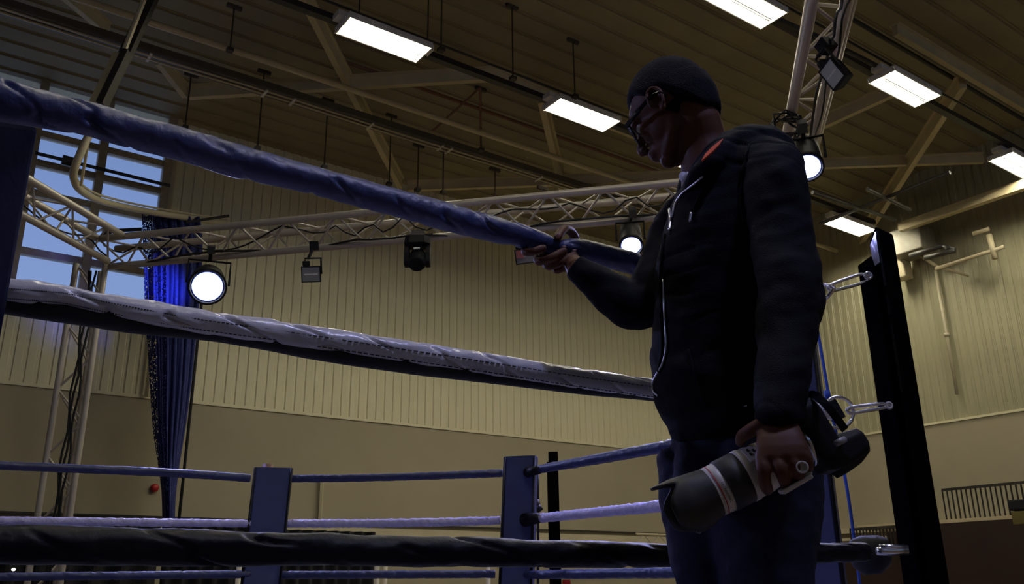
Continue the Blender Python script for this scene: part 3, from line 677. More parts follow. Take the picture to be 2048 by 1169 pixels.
# gallery: railing, red tiers
gr = empty('gallery_railing', onR(1900, 1040, 2.5), 'dark railing with upright bars in front of the right wall, at the right edge', 'railing')
def rail(g, x0, x1, yt, yb, off, n):
    a = onR(x0, yt, off); b_ = onR(x1, yt, off); zb = onR(x0, yb, off).z
    va, vb = a @ V, b_ @ V; uu = UC-off
    for z in (a.z, zb):
        m = MB(); m.bar(H(uu, va, z), H(uu, vb, z), .04, .05); obj('rail', m, M['darksteel'], g)
    for i in range(n):
        v_ = va+(vb-va)*i/(n-1); m = MB(); m.bar(H(uu, v_, zb), H(uu, v_, a.z), .022, .022); obj('baluster', m, M['darksteel'], g)
    return va, vb, zb
va, vb, zb = rail(gr, 1884, 2110, 981, 1048, 2.5, 23)
g2 = empty('stair_railing', onR(1750, 1120, 4), 'dark upright bars of a second railing left of the black post', 'railing')
rail(g2, 1700, 1815, 1060, 1168, 4.0, 18)
gal = empty('seating_tiers', H(UC-2, 6, 0), 'dark red tiered seating block at the foot of the right wall', 'seating')
for i in range(5):
    m = MB(); m.box(H(UC-2.6-.55*i, 4.8, (zb-.02-.13*i)/2), U*.26, V*5.2, Z*((zb-.02-.13*i)/2)); obj('tier', m, M['redseat'], gal)
m = MB(); m.box(H(UC-2.45, 5.5, zb-.0), U*.4, V*5.5, Z*.045); obj('ledge', m, M['pipe'], gal)
P = onR(2058, 1022, 2.95); m = MB(); m.box(P-Z*.12, U*.12, V*.26, Z*.12); m.box(Vector((P.x, P.y, (P.z-.24)/2)), U*.05, V*.05, Z*((P.z-.24)/2))
lb = solo('padded_box', m, mat('mustard_panel', (.10, .075, .012), .6), 'mustard box with a black cushion top at the far right edge', 'box', bevel=.02)
m = MB(); m.box(P+Z*.10, U*.14, V*.28, Z*.09); obj('cushion', m, M['blackcloth'], lb, bevel=.03)

# ================================================================== RING
ZR_ = 2.486
N_ = Vector((-.97, 1.46, 0)); R_ = Vector((1.10, 2.57, 0)); T_ = Vector((0.0, 7.29, 0)); U_ = Vector((-1.93, 7.48, 0)); L_ = Vector((-3.90, 6.45, 0)); S_ = Vector((1.735, 4.98, 0))
ZC = 1.05
cen = Vector((-1.3, 4.4, 0))
plan = [N_, R_, S_, T_, U_, L_, Vector((-3.6, 3.2, 0))]
def grow(p, d): q = p-cen; return cen+q*(1+d/q.length)
m = MB(); a = [grow(p, .75)+Z*(ZC-.14) for p in plan]; b = [grow(p, .75)+Z*ZC for p in plan]; m.loft([a, b])
plat = solo('ring_platform', m, M['canvas'], 'grey canvas ring floor and apron below the ropes', 'platform')
m = MB(); a = [grow(p, .72)+Z*.0 for p in plan]; b = [grow(p, .72)+Z*(ZC-.14) for p in plan]; m.loft([a, b], cap=False); o = obj('skirt', m, M['blackcloth'], plat)

def rope_mesh(pix, A, B, n=260, seg=28, wr=.06, freq=34, seed=0, ends=None, vs=1.0, cre=.0, extra=None):
    P = [(between(x, y, A, B), h) for x, y, h in pix]
    rows = [(p.x, p.y, p.z, px(p, h)) for p, h in P]
    if extra: rows += extra
    S2 = spline(rows, n); pts = [Vector(s[:3]) for s in S2]; rad = [s[3] for s in S2]
    acc = [0]
    for i in range(1, n): acc.append(acc[-1]+(pts[i]-pts[i-1]).length)
    def prof(i, th):
        s = acc[i]; c, q = math.cos(th), math.sin(th)
        v1 = noise.noise(Vector((s*freq+1.2*c, c*1.3+seed, q*1.3)))
        v2 = noise.noise(Vector((s*freq*.35, c*.9, q*.9+seed*3)))
        ph = s*freq*1.7+2.0*th+seed+2.2*v2
        cr_ = -max(0, math.cos(ph))**10*max(0, v2+.25)*2.2
        return 1+wr*(1.0*v1+.9*v2)+cre*cr_
    m = MB(); m.tube(pts, rad, seg, prof=prof); return m, pts, rad
near = lambda n: 'near side ring ropes'
# top near rope
top_pix = [(-70, 178, 52), (0, 200, 46), (60, 214, 40), (171, 237, 35), (267, 264, 34), (342, 283, 34), (492, 327, 33), (600, 354, 29), (700, 381, 28.5), (800, 408, 28), (917, 441, 27.5), (1034, 471, 24), (1080, 484, 20), (1115, 495, 15.5), (1150, 497, 20), (1192, 508, 24), (1240, 520, 23), (1307, 536, 22), (1420, 552, 21), (1560, 568, 19), (1630, 578, 13)]
m, tpts, trad = rope_mesh(top_pix, N_, R_, 620, 40, .045, 30, 1.0, cre=.17)
rt = empty('ring_rope', tpts[0], 'thick navy padded top rope pulled by the man\'s hand', 'rope', 'near side ring ropes')
obj('rope_cover', m, M['navyvinyl'], rt, True)
# second near rope : silver cover over black rope
g_pix = [(-60, 568, 22), (0, 580, 23), (70, 586, 24), (132, 592, 20), (198, 606, 21), (300, 626, 24), (395, 643, 24), (560, 666, 24), (764, 697, 23), (975, 729, 22), (1153, 757, 21), (1305, 778, 19), (1500, 803, 18), (1660, 826, 14)]
m, gpts, _ = rope_mesh(g_pix, N_, R_, 700, 44, .085, 26, 4.0, cre=.34)
rg = empty('ring_rope', gpts[0], 'middle rope with a shiny silver cover hanging over a black rope', 'rope', 'near side ring ropes')
obj('silver_cover', m, M['silvervinyl'], rg, True)
off = (R_-N_).cross(Z).normalized(); off = off if off.y < 0 else -off          # towards the camera
b_pix = [(-60, 590, 23), (0, 603, 24), (132, 623, 24), (264, 643, 24), (461, 666, 23), (692, 708, 23), (923, 739, 22), (1150, 768, 20), (1305, 784, 19), (1500, 808, 18), (1660, 830, 10)]
m, bpts, _ = rope_mesh(b_pix, N_-off*.018, R_-off*.018, 300, 24, .04, 14, 2.0)
obj('black_rope', m, M['ropeblack'], rg, True)
# stitched seam on the silver cover
m = MB()
for k in range(0, len(gpts)-3, 3):
    r0 = px(gpts[k], 22)
    for ang in (-.10, -1.02):
        d_ = off*math.cos(ang)+Z*math.sin(ang)
        m.tube([gpts[k]+d_*(r0*1.06), gpts[k+2]+d_*(r0*1.06)], .0011, 5)
obj('stitching', m, M['blackvinyl'], rg)['kind'] = 'stuff'
# third near rope
c_pix = [(-60, 1088, 41), (0, 1090, 40), (260, 1094, 37), (520, 1099, 33), (800, 1103, 30), (1100, 1108, 26.5), (1370, 1112, 23), (1600, 1108, 20), (1730, 1105, 18)]
m, cpts, _ = rope_mesh(c_pix, N_, R_, 520, 36, .075, 17, 9.0, cre=.20)
rc_ = empty('ring_rope', cpts[0], 'thick black padded rope along the bottom of the picture', 'rope', 'near side ring ropes')
obj('rope_cover', m, M['blackvinyl'], rc_, True)
zl = lambda A, B, z: [A+Z*z, B+Z*z]
m = MB(); m.tube([N_+Z*1.28, R_+Z*1.28], .034, 20); solo('ring_rope', m, M['navyvinyl'], 'lowest near rope, under the picture edge', 'rope', 'near side ring ropes', smooth=True)
# far ropes
def far(pix, A, B, mt, lab, seed, wr=.08, fr=30, cre=.2, cap=None):
    m, p, r = rope_mesh(pix, A, B, 170, 18, wr, fr, seed, cre=cre)
    return solo('ring_rope', m, mt, lab, 'rope', 'far side ring ropes', smooth=True)
far([(-40, 929, 8.5), (0, 932, 8.5), (313, 945, 8.5), (500, 957, 8)], L_, U_, M['navyvinyl'], 'navy top rope of the far left side, meeting the first blue pad', 1, cre=.03)
far([(-40, 1040, 8), (0, 1042, 8), (250, 1045, 8), (500, 1048, 7.5)], L_, U_, M['lilac'], 'silver rope of the far left side', 2, .16, 46)
far([(-40, 1155, 8), (250, 1152, 8), (500, 1149, 8)], L_, U_, M['navyvinyl'], 'low navy rope of the far left side', 3)
far([(565, 958, 7.5), (700, 957, 7.5), (850, 953, 7.5), (1005, 947, 8)], U_, T_, M['navyvinyl'], 'navy top rope between the two blue pads', 4)
far([(565, 1048, 8), (780, 1047, 8.3), (1000, 1042, 8.5)], U_, T_, M['lilac'], 'silver rope between the two blue pads', 5, .16, 46)
far([(560, 1151, 8), (780, 1150, 8), (990, 1149, 8)], U_, T_, M['navyvinyl'], 'low navy rope between the two blue pads', 6)
far([(1052, 944, 6), (1085, 938, 8.5), (1200, 918, 10.5), (1340, 892, 12), (1500, 862, 13), (1625, 838, 13)], T_, S_, M['navyvinyl'], 'navy top rope right of the second blue pad, going behind the man', 7)
far([(1048, 1040, 6), (1080, 1037, 9), (1200, 1025, 10), (1340, 1011, 12), (1500, 992, 13), (1625, 978, 13)], T_, S_, M['lilac'], 'silver rope right of the second blue pad, ending behind the lens hood', 8, .15, 40)
far([(1045, 1151, 7), (1100, 1150, 9), (1250, 1148, 10), (1380, 1146, 11), (1625, 1142, 12)], T_, S_, M['navyvinyl'], 'low navy rope right of the second blue pad', 9)
for (A, B, lab) in ((L_, U_, 'far left'), (U_, T_, 'far middle'), (T_, S_, 'far right'), (R_, S_, 'right')):
    m = MB(); m.tube([A+Z*1.30, B+Z*1.30], .03, 14); solo('ring_rope', m, M['navyvinyl'], 'bottom navy rope of the %s side, under the picture edge' % lab, 'rope', 'far side ring ropes', smooth=True)
# corner pads
def pad(P, face_dir, xt, yt, lab, w_=.30, th=.11, lean=0.0, cap=True, ztop=None, zlow=ZC+.05):
    f = face_dir.normalized(); s_ = Z.cross(f); top = ztop if ztop else atr(xt, yt, math.hypot(P.x, P.y)).z
    t = empty('corner_post', Vector((P.x, P.y, ZC)), lab, 'post', 'ring corner posts')
    prof = [(-1, -.6), (-.94, -1), (-.86, -1), (.86, -1), (.94, -1), (1, -.6), (1, .8), (.8, 1), (-.8, 1), (-1, .8)]
    rings = []
    for z, k in ((zlow, 1), (zlow+.02, 1), (top-.4, 1), (top-.01, 1.0), (top, .97)):
        c = Vector((P.x, P.y, z))+s_*(lean*(z-ZC))
        rings.append([c+s_*(w_/2*a*k)+f*(-th/2*b*-1) for a, b in prof])
    m = MB(); m.loft([[Vector(v) for v in r] for r in rings]); obj('pad', m, M['bluepad'], t)
    m = MB()
    for sg in (-1, 1):
        m.tube([Vector((P.x, P.y, z))+s_*(lean*(z-ZC))+s_*(sg*w_/2*.93)-f*(-th/2)*1.02 for z in (zlow, top-.005)], .011, 8)
    obj('piping', m, M['blackvinyl'], t, True)
    m = MB(); c0 = Vector((P.x, P.y, 0))-f*(.10); m.tube([c0+Z*ZC, c0+Z*(top+(.045 if cap else -.05))], .045, 14); obj('steel_post', m, M['redpipe'] if cap else M['blackmatt'], t, True)
    m = MB(); m.box(c0+Z*(ZC+.01), Vector((.09, 0, 0)), Vector((0, .09, 0)), Z*.01); obj('base_plate', m, M['darksteel'], t)
    return t
PU = between(536, 957, U_, U_+Vector((1, .03, 0))); PT = between(1029, 945, T_, T_+Vector((1, 0, 0)))
pad(Vector((PU.x, PU.y-.05, 0)), Vector((.25, -1, 0)), 536, 937, 'ring corner post with a flat blue pad, left of centre', w_=.315, lean=.035)
pad(Vector((PT.x-.02, PT.y-.05, 0)), Vector((-.22, -1, 0)), 1030, 915, 'ring corner post with a leaning blue pad, right of centre', w_=.265, lean=.05, cap=False)
pad(Vector((S_.x-.115, S_.y-.02, 0)), Vector((-.5, -1, 0)), 1636, 690, 'tall blue padded ring post half hidden behind the man\'s arm', w_=.27, lean=0.0, cap=False, ztop=2.95)
# near left pad
t = empty('corner_post', Vector((-1.02, 1.42, ZC)), 'dark navy padded ring post at the left edge', 'post', 'ring corner posts')
e0 = atr(26, 545, 1.62); e1 = atr(-330, 545, 1.35); e0 = Vector((e0.x, e0.y, 0)); e1 = Vector((e1.x, e1.y, 0)); bk = Vector((-.10, .12, 0)); c = (e0+e1)/2+bk*.5
zl_ = atr(62, 246, 1.62).z; zl1 = atr(-330, 185, 1.36).z
m = MB(); m.loft([[p+Z*z for p, z in zip((e0, e1, e1+bk, e0+bk), zz_)] for zz_ in ((ZC+.05,)*4, (1.6,)*4, (2.0,)*4, (zl_, zl1, zl1, zl_))]); obj('pad', m, M['darknavy'], t, bevel=.012)
m = MB(); m.tube([c+Z*ZC, c+Z*(zl_-.02)], .04, 14); obj('steel_post', m, M['darksteel'], t, True)
# right black post
rr_ = 2.80
Pp = atr(1753, 540, rr_); t = empty('corner_post', Vector((Pp.x, Pp.y, ZC)), 'tall glossy black ring post right of the man', 'post', 'ring corner posts')
zt = atr(1760, 462, rr_).z
def col_from_edges(xs_top, ytop, depths, ztop, zlow, flare=0.0):
    """prism whose vertical edges start on these pixels of the top"""
    base = [atr(x_, ytop, d_) for x_, d_ in zip(xs_top, depths)]
    return base
b0 = [atr(1738, 476, 2.86), atr(1752, 466, 2.74), atr(1786, 463, 2.84)]
b0 = [Vector((p.x, p.y, 0)) for p in b0]; b0.append(b0[0]+b0[2]-b0[1])
cg = sum(b0, Vector())/4
rings = []
for z, k in ((ZC, 1.0), (ZC+.3, 1.0), (1.65, 1.05), (zt-.02, 1.0), (zt, .96)): rings.append([cg+(p-cg)*k+Z*z for i, p in enumerate(b0)])
m = MB(); m.loft(rings); obj('pad', m, M['blackmatt'], t, bevel=.008)
m = MB(); nq = (b0[1]-b0[0]).cross(Z).normalized(); nq = nq if nq.y < 0 else -nq
m.box((b0[0]+b0[1])/2+nq*.003+Z*(zt-.27), (b0[1]-b0[0])*.49, Z*.25, nq*.004); obj('glossy_panel', m, M['blackgloss'], t, bevel=.002)
c0 = [atr(1714, 523, 2.80), atr(1744, 516, 2.72)]
c0 = [Vector((p.x, p.y, 0)) for p in c0]; bk = Vector((.05, .10, 0)); q4 = [c0[0], c0[1], c0[1]+bk, c0[0]+bk]; z2 = atr(1728, 520, 2.76).z
m = MB(); m.loft([[p+Z*z for p in q4] for z in (ZC, z2-.01, z2)]); obj('front_pad', m, M['blackmatt'], t, bevel=.006)
m = MB(); m.tube([cg+Z*(ZC-.0), cg+Z*(zt-.1)], .012, 12); obj('steel_post', m, M['darksteel'], t, True)
P = atr(1777, 812, 2.70); m = MB(); m.tube([P+Vector((0, .0, 0))+Vector((.0085*math.cos(a), -.004, .0085*math.sin(a))) for a in [k*math.pi/6 for k in range(12)]], .0035, 8, closed=True); obj('eyelet', m, M['lenswhite'], t, True)
P2 = atr(1736, 552, 2.70); m = MB(); m.tube([P2+Vector((.010*math.cos(a), -.002, .010*math.sin(a))) for a in [k*math.pi/6 for k in range(12)]], .004, 8, closed=True); obj('eyelet', m, M['chrome'], t, True)
for z_ in (zt-.20, zt-.29):
    m = MB(); a_, b_ = b0[0]+(b0[1]-b0[0])*-.02, b0[1]+(b0[0]-b0[1])*-.02; nrm = (b0[1]-b0[0]).cross(Z).normalized(); nrm = nrm if nrm.y < 0 else -nrm
    m.bar(a_+nrm*.004+Z*z_, b_+nrm*.004+Z*(z_-.01), .022, .006, nrm); obj('strap', m, M['blackmatt'], t)
# hardware
def link(path, d, r, name, lab, cat, grp, closed=True, n=48):
    pts = [atr(x_, y_, dd) for x_, y_, dd in path]
    if closed:
        P3 = pts+pts[:3]; sp = vspl(P3, 60); sp = sp[int(60/(len(P3)-1)):]; k0 = int(59*1/(len(P3)-1)); full = vspl(pts+[pts[0]], n)[:-1]; pts = full
    m = MB(); m.tube(pts, r, 10, closed=closed); return solo(name, m, M['chrome'], lab, cat, grp, smooth=True)
G1 = 'steel links tying the ropes to the black post'
link([(1738, 553, 2.72), (1722, 549, 2.7), (1690, 559, 2.68), (1662, 570, 2.66), (1656, 577, 2.65), (1664, 582, 2.66), (1690, 576, 2.69), (1716, 569, 2.71), (1738, 560, 2.74)], 0, .0052, 'carabiner', 'long steel carabiner clipping the top rope to the black post', 'carabiner', G1)
link([(1668, 578, 2.62), (1655, 571, 2.63), (1636, 572, 2.66), (1620, 585, 2.7), (1622, 602, 2.7), (1640, 604, 2.66), (1655, 594, 2.63)], 0, .0055, 'shackle', 'steel shackle between the carabiner and the man\'s elbow', 'shackle', G1)
cx_, cy_ = 1676, 826
link([(cx_+31*math.cos(a), cy_+31*math.sin(a), 2.62+.05*math.cos(a)) for a in [k*math.pi/6 for k in range(12)]], 0, .0048, 'steel_ring', 'large round steel ring behind the camera', 'ring', G1)
link([(1780, 812, 2.70), (1765, 808, 2.69), (1730, 812, 2.67), (1702, 816, 2.65), (1694, 821, 2.64), (1702, 827, 2.65), (1730, 823, 2.67), (1765, 817, 2.70)], 0, .0048, 'carabiner', 'steel carabiner between the round ring and the black post', 'carabiner', G1)
m = MB(); m.tube([atr(1815, 1103, 2.72), atr(1780, 1104, 2.70), atr(1755, 1103, 2.68)], .011, 10); m.tube([atr(1760, 1094, 2.68), atr(1815, 1096, 2.72)], .007, 10)
solo('turnbuckle', m, M['chrome'], 'steel turnbuckle at the lower end of the black post', 'turnbuckle', smooth=True)
# blue cords
bc = [(1631, 640, 3.4), (1640, 690, 3.4), (1652, 760, 3.4), (1660, 810, 3.4), (1675, 880, 3.4), (1689, 950, 3.4), (1699, 1010, 3.4), (1708, 1078, 3.4), (1740, 1330, 3.38)]
m = MB(); m.tube(vspl([atr(*p) for p in bc], 60), .006, 8); m.tube([atr(1653, 782, 3.4), atr(1657, 800, 3.4)], .012, 8)
bcord = solo('blue_cord', m, M['bluecord'], 'bright blue cord hanging taut between the man and the black post', 'cord', smooth=True)
m = MB(); m.bar(atr(1660, 800, 3.36), atr(1682, 838, 3.36), .035, .012, Vector((0, 1, 0))); o = obj('strap', m, M['blackvinyl'], bcord); o['label'] = 'short black strap inside the steel ring'
# turnbuckle cover bag
bag = MB(); pr_ = [(1696, 1100, 4), (1705, 1108, 26), (1725, 1112, 38), (1755, 1110, 37), (1775, 1104, 27), (1782, 1100, 8)]
rings = []
for x_, y_, h_ in pr_:
    P = atr(x_, y_, 3.2); hh = px(P, h_); rings.append([P+Vector((0, .8*hh*math.cos(k*math.pi/10)*(1+.06*math.sin(k*2.3+x_)), hh*math.sin(k*math.pi/10)*(1+.05*math.sin(k*3.1+x_)))) for k in range(20)])
bag.loft(rings); solo('turnbuckle_cover', bag, M['ropeblack'], 'black padded cover hanging below the blue cord beside the black post', 'pad', smooth=True)
# rope end collars at second blue pad
for (a, b, ra, rb_, lab) in (((1055, 946, 6.9), (1078, 940, 6.95), 10, 9, 'upper'), ((1050, 1041, 6.9), (1078, 1037, 6.95), 14, 10, 'middle')):
    A, B = atr(a[0], a[1], 7.15), atr(b[0], b[1], 7.0); m = MB(); m.tube([A, B], [px(A, ra), px(B, rb_)], 12); solo('rope_collar', m, M['blackvinyl'], '%s black collar joining a rope to the right side of the second blue pad' % lab, 'collar', smooth=True)
# black post and cords beyond
P = atr(1106, 905, 8.2); t = empty('black_pole', Vector((P.x, P.y, 0)), 'slim black pole standing just right of the second blue pad', 'pole')
m = MB(); m.bar(Vector((P.x, P.y, 0)), Vector((P.x, P.y, P.z)), .085, .085); obj('shaft', m, M['blackmatt'], t)
m = MB(); c = atr(1099, 925, 8.15); m.bar(Vector((c.x, c.y, .3)), c, .03, .05); obj('side_rail', m, M['blackmatt'], t)
m = MB(); pp = [atr(1076, y_, 7.6) for y_ in (948, 980, 1000, 1030, 1100, 1169)]; m.tube(pp, .011, 8); m.tube([atr(1074, 1000, 7.6), atr(1078, 1022, 7.6)], .02, 8); m.tube([atr(1076, 1012, 7.58), atr(1083, 1022, 7.58)], .02, 8)
solo('hanging_cord', m, M['cable'], 'knotted black cord hanging between the second blue pad and the black pole', 'cord', smooth=True)
P = atr(1133, 1165, 9.5); m = MB(); m.loft([[Vector((P.x+r_*math.cos(k*math.pi/8), P.y+r_*math.sin(k*math.pi/8), z)) for k in range(16)] for z, r_ in ((1.0, .07), (1.05, .08), (1.5, .08), (1.58, .05), (1.62, .045), (1.66, .04))]); m.box(Vector((P.x, P.y, .5)), Vector((.12, 0, 0)), Vector((0, .12, 0)), Z*.5)
solo('red_cylinder', m, M['red'], 'small red cylinder at the bottom edge right of the second blue pad', 'cylinder')

# ================================================================== THE MAN
AZP = R(14.0); PR = Vector((math.cos(AZP), -math.sin(AZP), 0)); PF = Vector((math.sin(AZP), math.cos(AZP), 0))
def PP(x, y, d): return onpl(x, y, CAM+PF*d, PF)
def ring_lr(y, xl, xr, d, hd, n=32, e=2.4, shrink=1.0, zoff=0):
    a = PP(xl, y, d); b = PP(xr, y, d); c = (a+b)/2+Z*zoff; hw = (b-a).length/2*shrink; hd *= shrink; out = []
    for k in range(n):
        th = 2*math.pi*k/n; cc, ss = math.cos(th), math.sin(th)
        r_ = (abs(cc)**e+abs(ss)**e)**(-1/e); out.append(Vector((c.x, c.y, c.z))+PR*(hw*cc*r_)+PF*(hd*ss*r_))
    return out
man = bpy.data.objects.new('person', None)
TORSO = [(268, 1462, 1535, 1.93, .05), (285, 1430, 1562, 1.93, .085), (310, 1402, 1588, 1.93, .12), (350, 1374, 1602, 1.94, .145), (400, 1350, 1608, 1.95, .16), (450, 1330, 1606, 1.95, .165), (520, 1314, 1600, 1.95, .165), (600, 1309, 1596, 1.95, .16), (680, 1305, 1592, 1.95, .155), (735, 1302, 1590, 1.95, .15), (775, 1303, 1588, 1.95, .152), (810, 1314, 1590, 1.95, .15), (845, 1330, 1592, 1.95, .145), (868, 1342, 1592, 1.95, .14)]
NARM = [(1520, 315, 1.86, 46), (1545, 345, 1.80, 60), (1556, 400, 1.78, 62), (1562, 460, 1.77, 61), (1568, 520, 1.75, 62), (1577, 570, 1.73, 66), (1582, 600, 1.72, 66), (1576, 650, 1.70, 61), (1569, 710, 1.67, 57), (1564, 770, 1.64, 53), (1559, 815, 1.62, 50), (1557, 838, 1.61, 48)]
FARM = [(1400, 420, 1.98, 50), (1362, 440, 2.01, 50), (1340, 490, 2.01, 48), (1322, 545, 1.99, 48), (1298, 598, 1.97, 50), (1264, 612, 1.96, 50), (1230, 594, 1.95, 45), (1195, 568, 1.94, 35), (1165, 546, 1.93, 30), (1146, 531, 1.925, 26)]
def limb(spec, k=1.0, n=60, seg=26, wr=0.0, seed=0):
    rows = []
    for x_, y_, d, h in spec:
        P = PP(x_, y_, d); rows.append((P.x, P.y, P.z, px(P, h)*k))
    S2 = spline(rows, n); pts = [Vector(s[:3]) for s in S2]; rad = [s[3] for s in S2]
    acc = [0]
    for i in range(1, n): acc.append(acc[-1]+(pts[i]-pts[i-1]).length)
    def prof(i, th):
        s = acc[i]; v1 = noise.noise(Vector((s*16+1.6*math.cos(th)+seed, math.sin(th)*.8, seed)))
        v2 = noise.noise(Vector((s*42+3.0*math.cos(th+seed), math.sin(th)*1.2, seed+5)))
        return 1+wr*(.9*v1+.7*v2)
    return pts, rad, (prof if wr else None)
# head frame
yaw = R(22); pit = R(27)
f0 = (-PR*math.cos(yaw)+PF*math.sin(yaw)); HL = Z.cross(f0).normalized()
HF = (f0*math.cos(pit)-Z*math.sin(pit)).normalized(); HU = HF.cross(HL).normalized()
HF, HU = HF, HU
HC = PP(1347, 222, 1.945); HS = 1.05
def hp(f, l, u): return HC+(HF*f+HL*l+HU*u)*HS
def hell(m, c, r, nu=20, nv=14): m.ell(hp(*c), HF*(r[0]*HS), HL*(r[1]*HS), HU*(r[2]*HS), nu, nv)
real_body = MB(); body = MB()
hell(body, (-.008, 0, .035), (.098, .076, .088), 28, 20)      # cranium
hell(body, (-.035, 0, .012), (.062, .062, .068))               # back of skull
hell(body, (.045, 0, .035), (.052, .060, .050))               # forehead
hell(body, (.048, 0, -.025), (.045, .055, .058))              # mid face
hell(body, (.040, 0, -.072), (.050, .047, .040))              # lower face
hell(body, (.072, 0, -.098), (.022, .024, .019))              # chin
for s_ in (-1, 1):
    hell(body, (.060, s_*.036, -.022), (.028, .022, .026))    # cheekbones
    hell(body, (.014, s_*.044, -.050), (.026, .016, .036)); hell(body, (.030, s_*.036, -.035), (.046, .026, .046))    # jaw angle
    body.tube([hp(.008, s_*.045, -.060), hp(.036, s_*.037, -.084), hp(.070, s_*.018, -.100)], [.015*HS, .016*HS, .016*HS], 12)
    body.tube([hp(.093, s_*.010, .016), hp(.090, s_*.032, .020), hp(.076, s_*.052, .014)], [.008*HS, .008*HS, .006*HS], 10)   # brow
    hell(body, (.104, s_*.013, -.036), (.010, .008, .008), 12, 8)     # nostril wing
body.tube([hp(.092, 0, .010), hp(.104, 0, -.010), hp(.116, 0, -.030)], [.0085*HS, .0095*HS, .012*HS], 12)   # nose
hell(body, (.114, 0, -.034), (.011, .011, .009), 12, 8)
hell(body, (.094, 0, -.058), (.014, .024, .008), 16, 10)      # upper lip
hell(body, (.092, 0, -.071), (.014, .021, .008), 16, 10)      # lower lip
hell(body, (.084, 0, -.064), (.016, .028, .018))              # muzzle
# neck to torso
hraw = body.mesh('head_raw'); tmp = bpy.data.objects.new('tmp', hraw); C.objects.link(tmp)
rm = tmp.modifiers.new('r', 'REMESH'); rm.mode = 'VOXEL'; rm.voxel_size = .0030
sm = tmp.modifiers.new('s', 'SMOOTH'); sm.factor = .5; sm.iterations = 12
hm2 = bpy.data.meshes.new_from_object(tmp.evaluated_get(bpy.context.evaluated_depsgraph_get())); bpy.data.objects.remove(tmp)
body = MB(); body.add([v.co for v in hm2.vertices], [tuple(p.vertices) for p in hm2.polygons])
for s_ in (-1, 1):                                              # ears
    hell(body, (.006, s_*.070, -.004), (.017, .006, .030), 16, 12)
    er = [hp(.006+.018*math.cos(a), s_*(.080+.002*math.sin(a*2)), .000+.031*math.sin(a)-.004*math.cos(a)) for a in [math.pi*1.35-k*math.pi/9 for k in range(14)]]
    body.tube(er, [.0046*HS]*len(er), 8)
    hell(body, (.004, s_*.077, -.030), (.008, .006, .010), 12, 8)
nb = PP(1425, 330, 1.95)
rows = [tuple(hp(-.022, 0, -.005))+(.050*HS,), tuple(hp(-.030, 0, -.055))+(.052*HS,), tuple(PP(1403, 285, 1.945))+(px(nb, 50),), tuple(PP(1414, 318, 1.95))+(px(nb, 54),), tuple(PP(1430, 370, 1.95))+(px(nb, 68),)]
S2 = spline(rows, 14); body.tube([s[:3] for s in S2], [s[3] for s in S2], 24)
# inner torso, arms, legs
body.loft([ring_lr(y, xl, xr, d, hd, 24, 2.2, .82) for y, xl, xr, d, hd in reversed(TORSO[2:])])
for spec in (NARM, FARM):
    sp = spec[1:] if spec is NARM else spec
    pts, rad, _ = limb(sp, .72, 30, 18); body.tube(pts, rad, 16)
def legp(top, kn, an, r): return [tuple(top)+(r[0],), tuple(top.lerp(kn, .5))+(r[1],), tuple(kn)+(r[2],), tuple(kn.lerp(an, .4))+(r[3],), tuple(an)+(r[4],)]
LN = (PP(1528, 905, 1.90), PP(1528, 1169, 1.86)-Z*.04, Vector((*(PP(1520, 1169, 1.90).xy), ZC+.10)))
LFm = (PP(1412, 905, 2.00), PP(1432, 1169, 1.98)-Z*.04, Vector((*(PP(1440, 1169, 2.06).xy), ZC+.10)))
for Lg in (LN, LFm):
    S2 = spline(legp(*Lg, (.085, .08, .055, .050, .035)), 24); body.tube([s[:3] for s in S2], [s[3] for s in S2], 16)
    an = Lg[2]; fd = (-PR*.85-PF*.5).normalized(); body.tube([an, an-Z*.05+fd*.03, an-Z*.065+fd*.12], [.035, .036, .03], 12)
body.ell((LN[0]+LFm[0])/2+Z*.03, PR*.13, PF*.11, Z*.10)
# ---- left (near) hand on the lens
def fing(m, path, r0, r1, n=12):
    S2 = spline([tuple(p) for p in path], n); pts = [Vector(s) for s in S2]
    m.tube(pts, [r0+(r1-r0)*i/(n-1) for i in range(n)], 12); m.ell(pts[-1], PR*r1, PF*r1, Z*r1, 12, 8); m.ell(pts[0], PR*r0, PF*r0, Z*r0, 12, 8)
DH = 1.60
wr_ = PP(1557, 828, 1.62)
rings = []
for y, xl, xr, d, hd in ((818, 1527, 1590, 1.62, .021), (840, 1522, 1592, 1.615, .020), (856, 1516, 1600, 1.60, .019), (875, 1512, 1609, 1.585, .018), (895, 1511, 1617, 1.575, .017), (915, 1513, 1618, 1.57, .016), (926, 1518, 1612, 1.572, .012)):
    rings.append(ring_lr(y, xl, xr, d, hd, 24, 2.3))
body.loft(list(reversed(rings)))
fing(body, [PP(1524, 915, 1.573), PP(1527, 942, 1.562), PP(1530, 966, 1.575), PP(1535, 980, 1.60)], .0125, .0105)
fing(body, [PP(1553, 917, 1.570), PP(1561, 940, 1.560), PP(1568, 958, 1.572), PP(1572, 970, 1.598)], .0125, .0105)
fing(body, [PP(1580, 912, 1.572), PP(1590, 932, 1.563), PP(1597, 948, 1.576), PP(1600, 958, 1.60)], .0115, .0100)
fing(body, [PP(1604, 900, 1.577), PP(1613, 916, 1.570), PP(1617, 930, 1.580), PP(1618, 938, 1.600)], .0100, .0085)
fing(body, [PP(1524, 850, 1.60), PP(1502, 862, 1.605), PP(1486, 872, 1.625), PP(1481, 884, 1.65)], .0145, .0105)
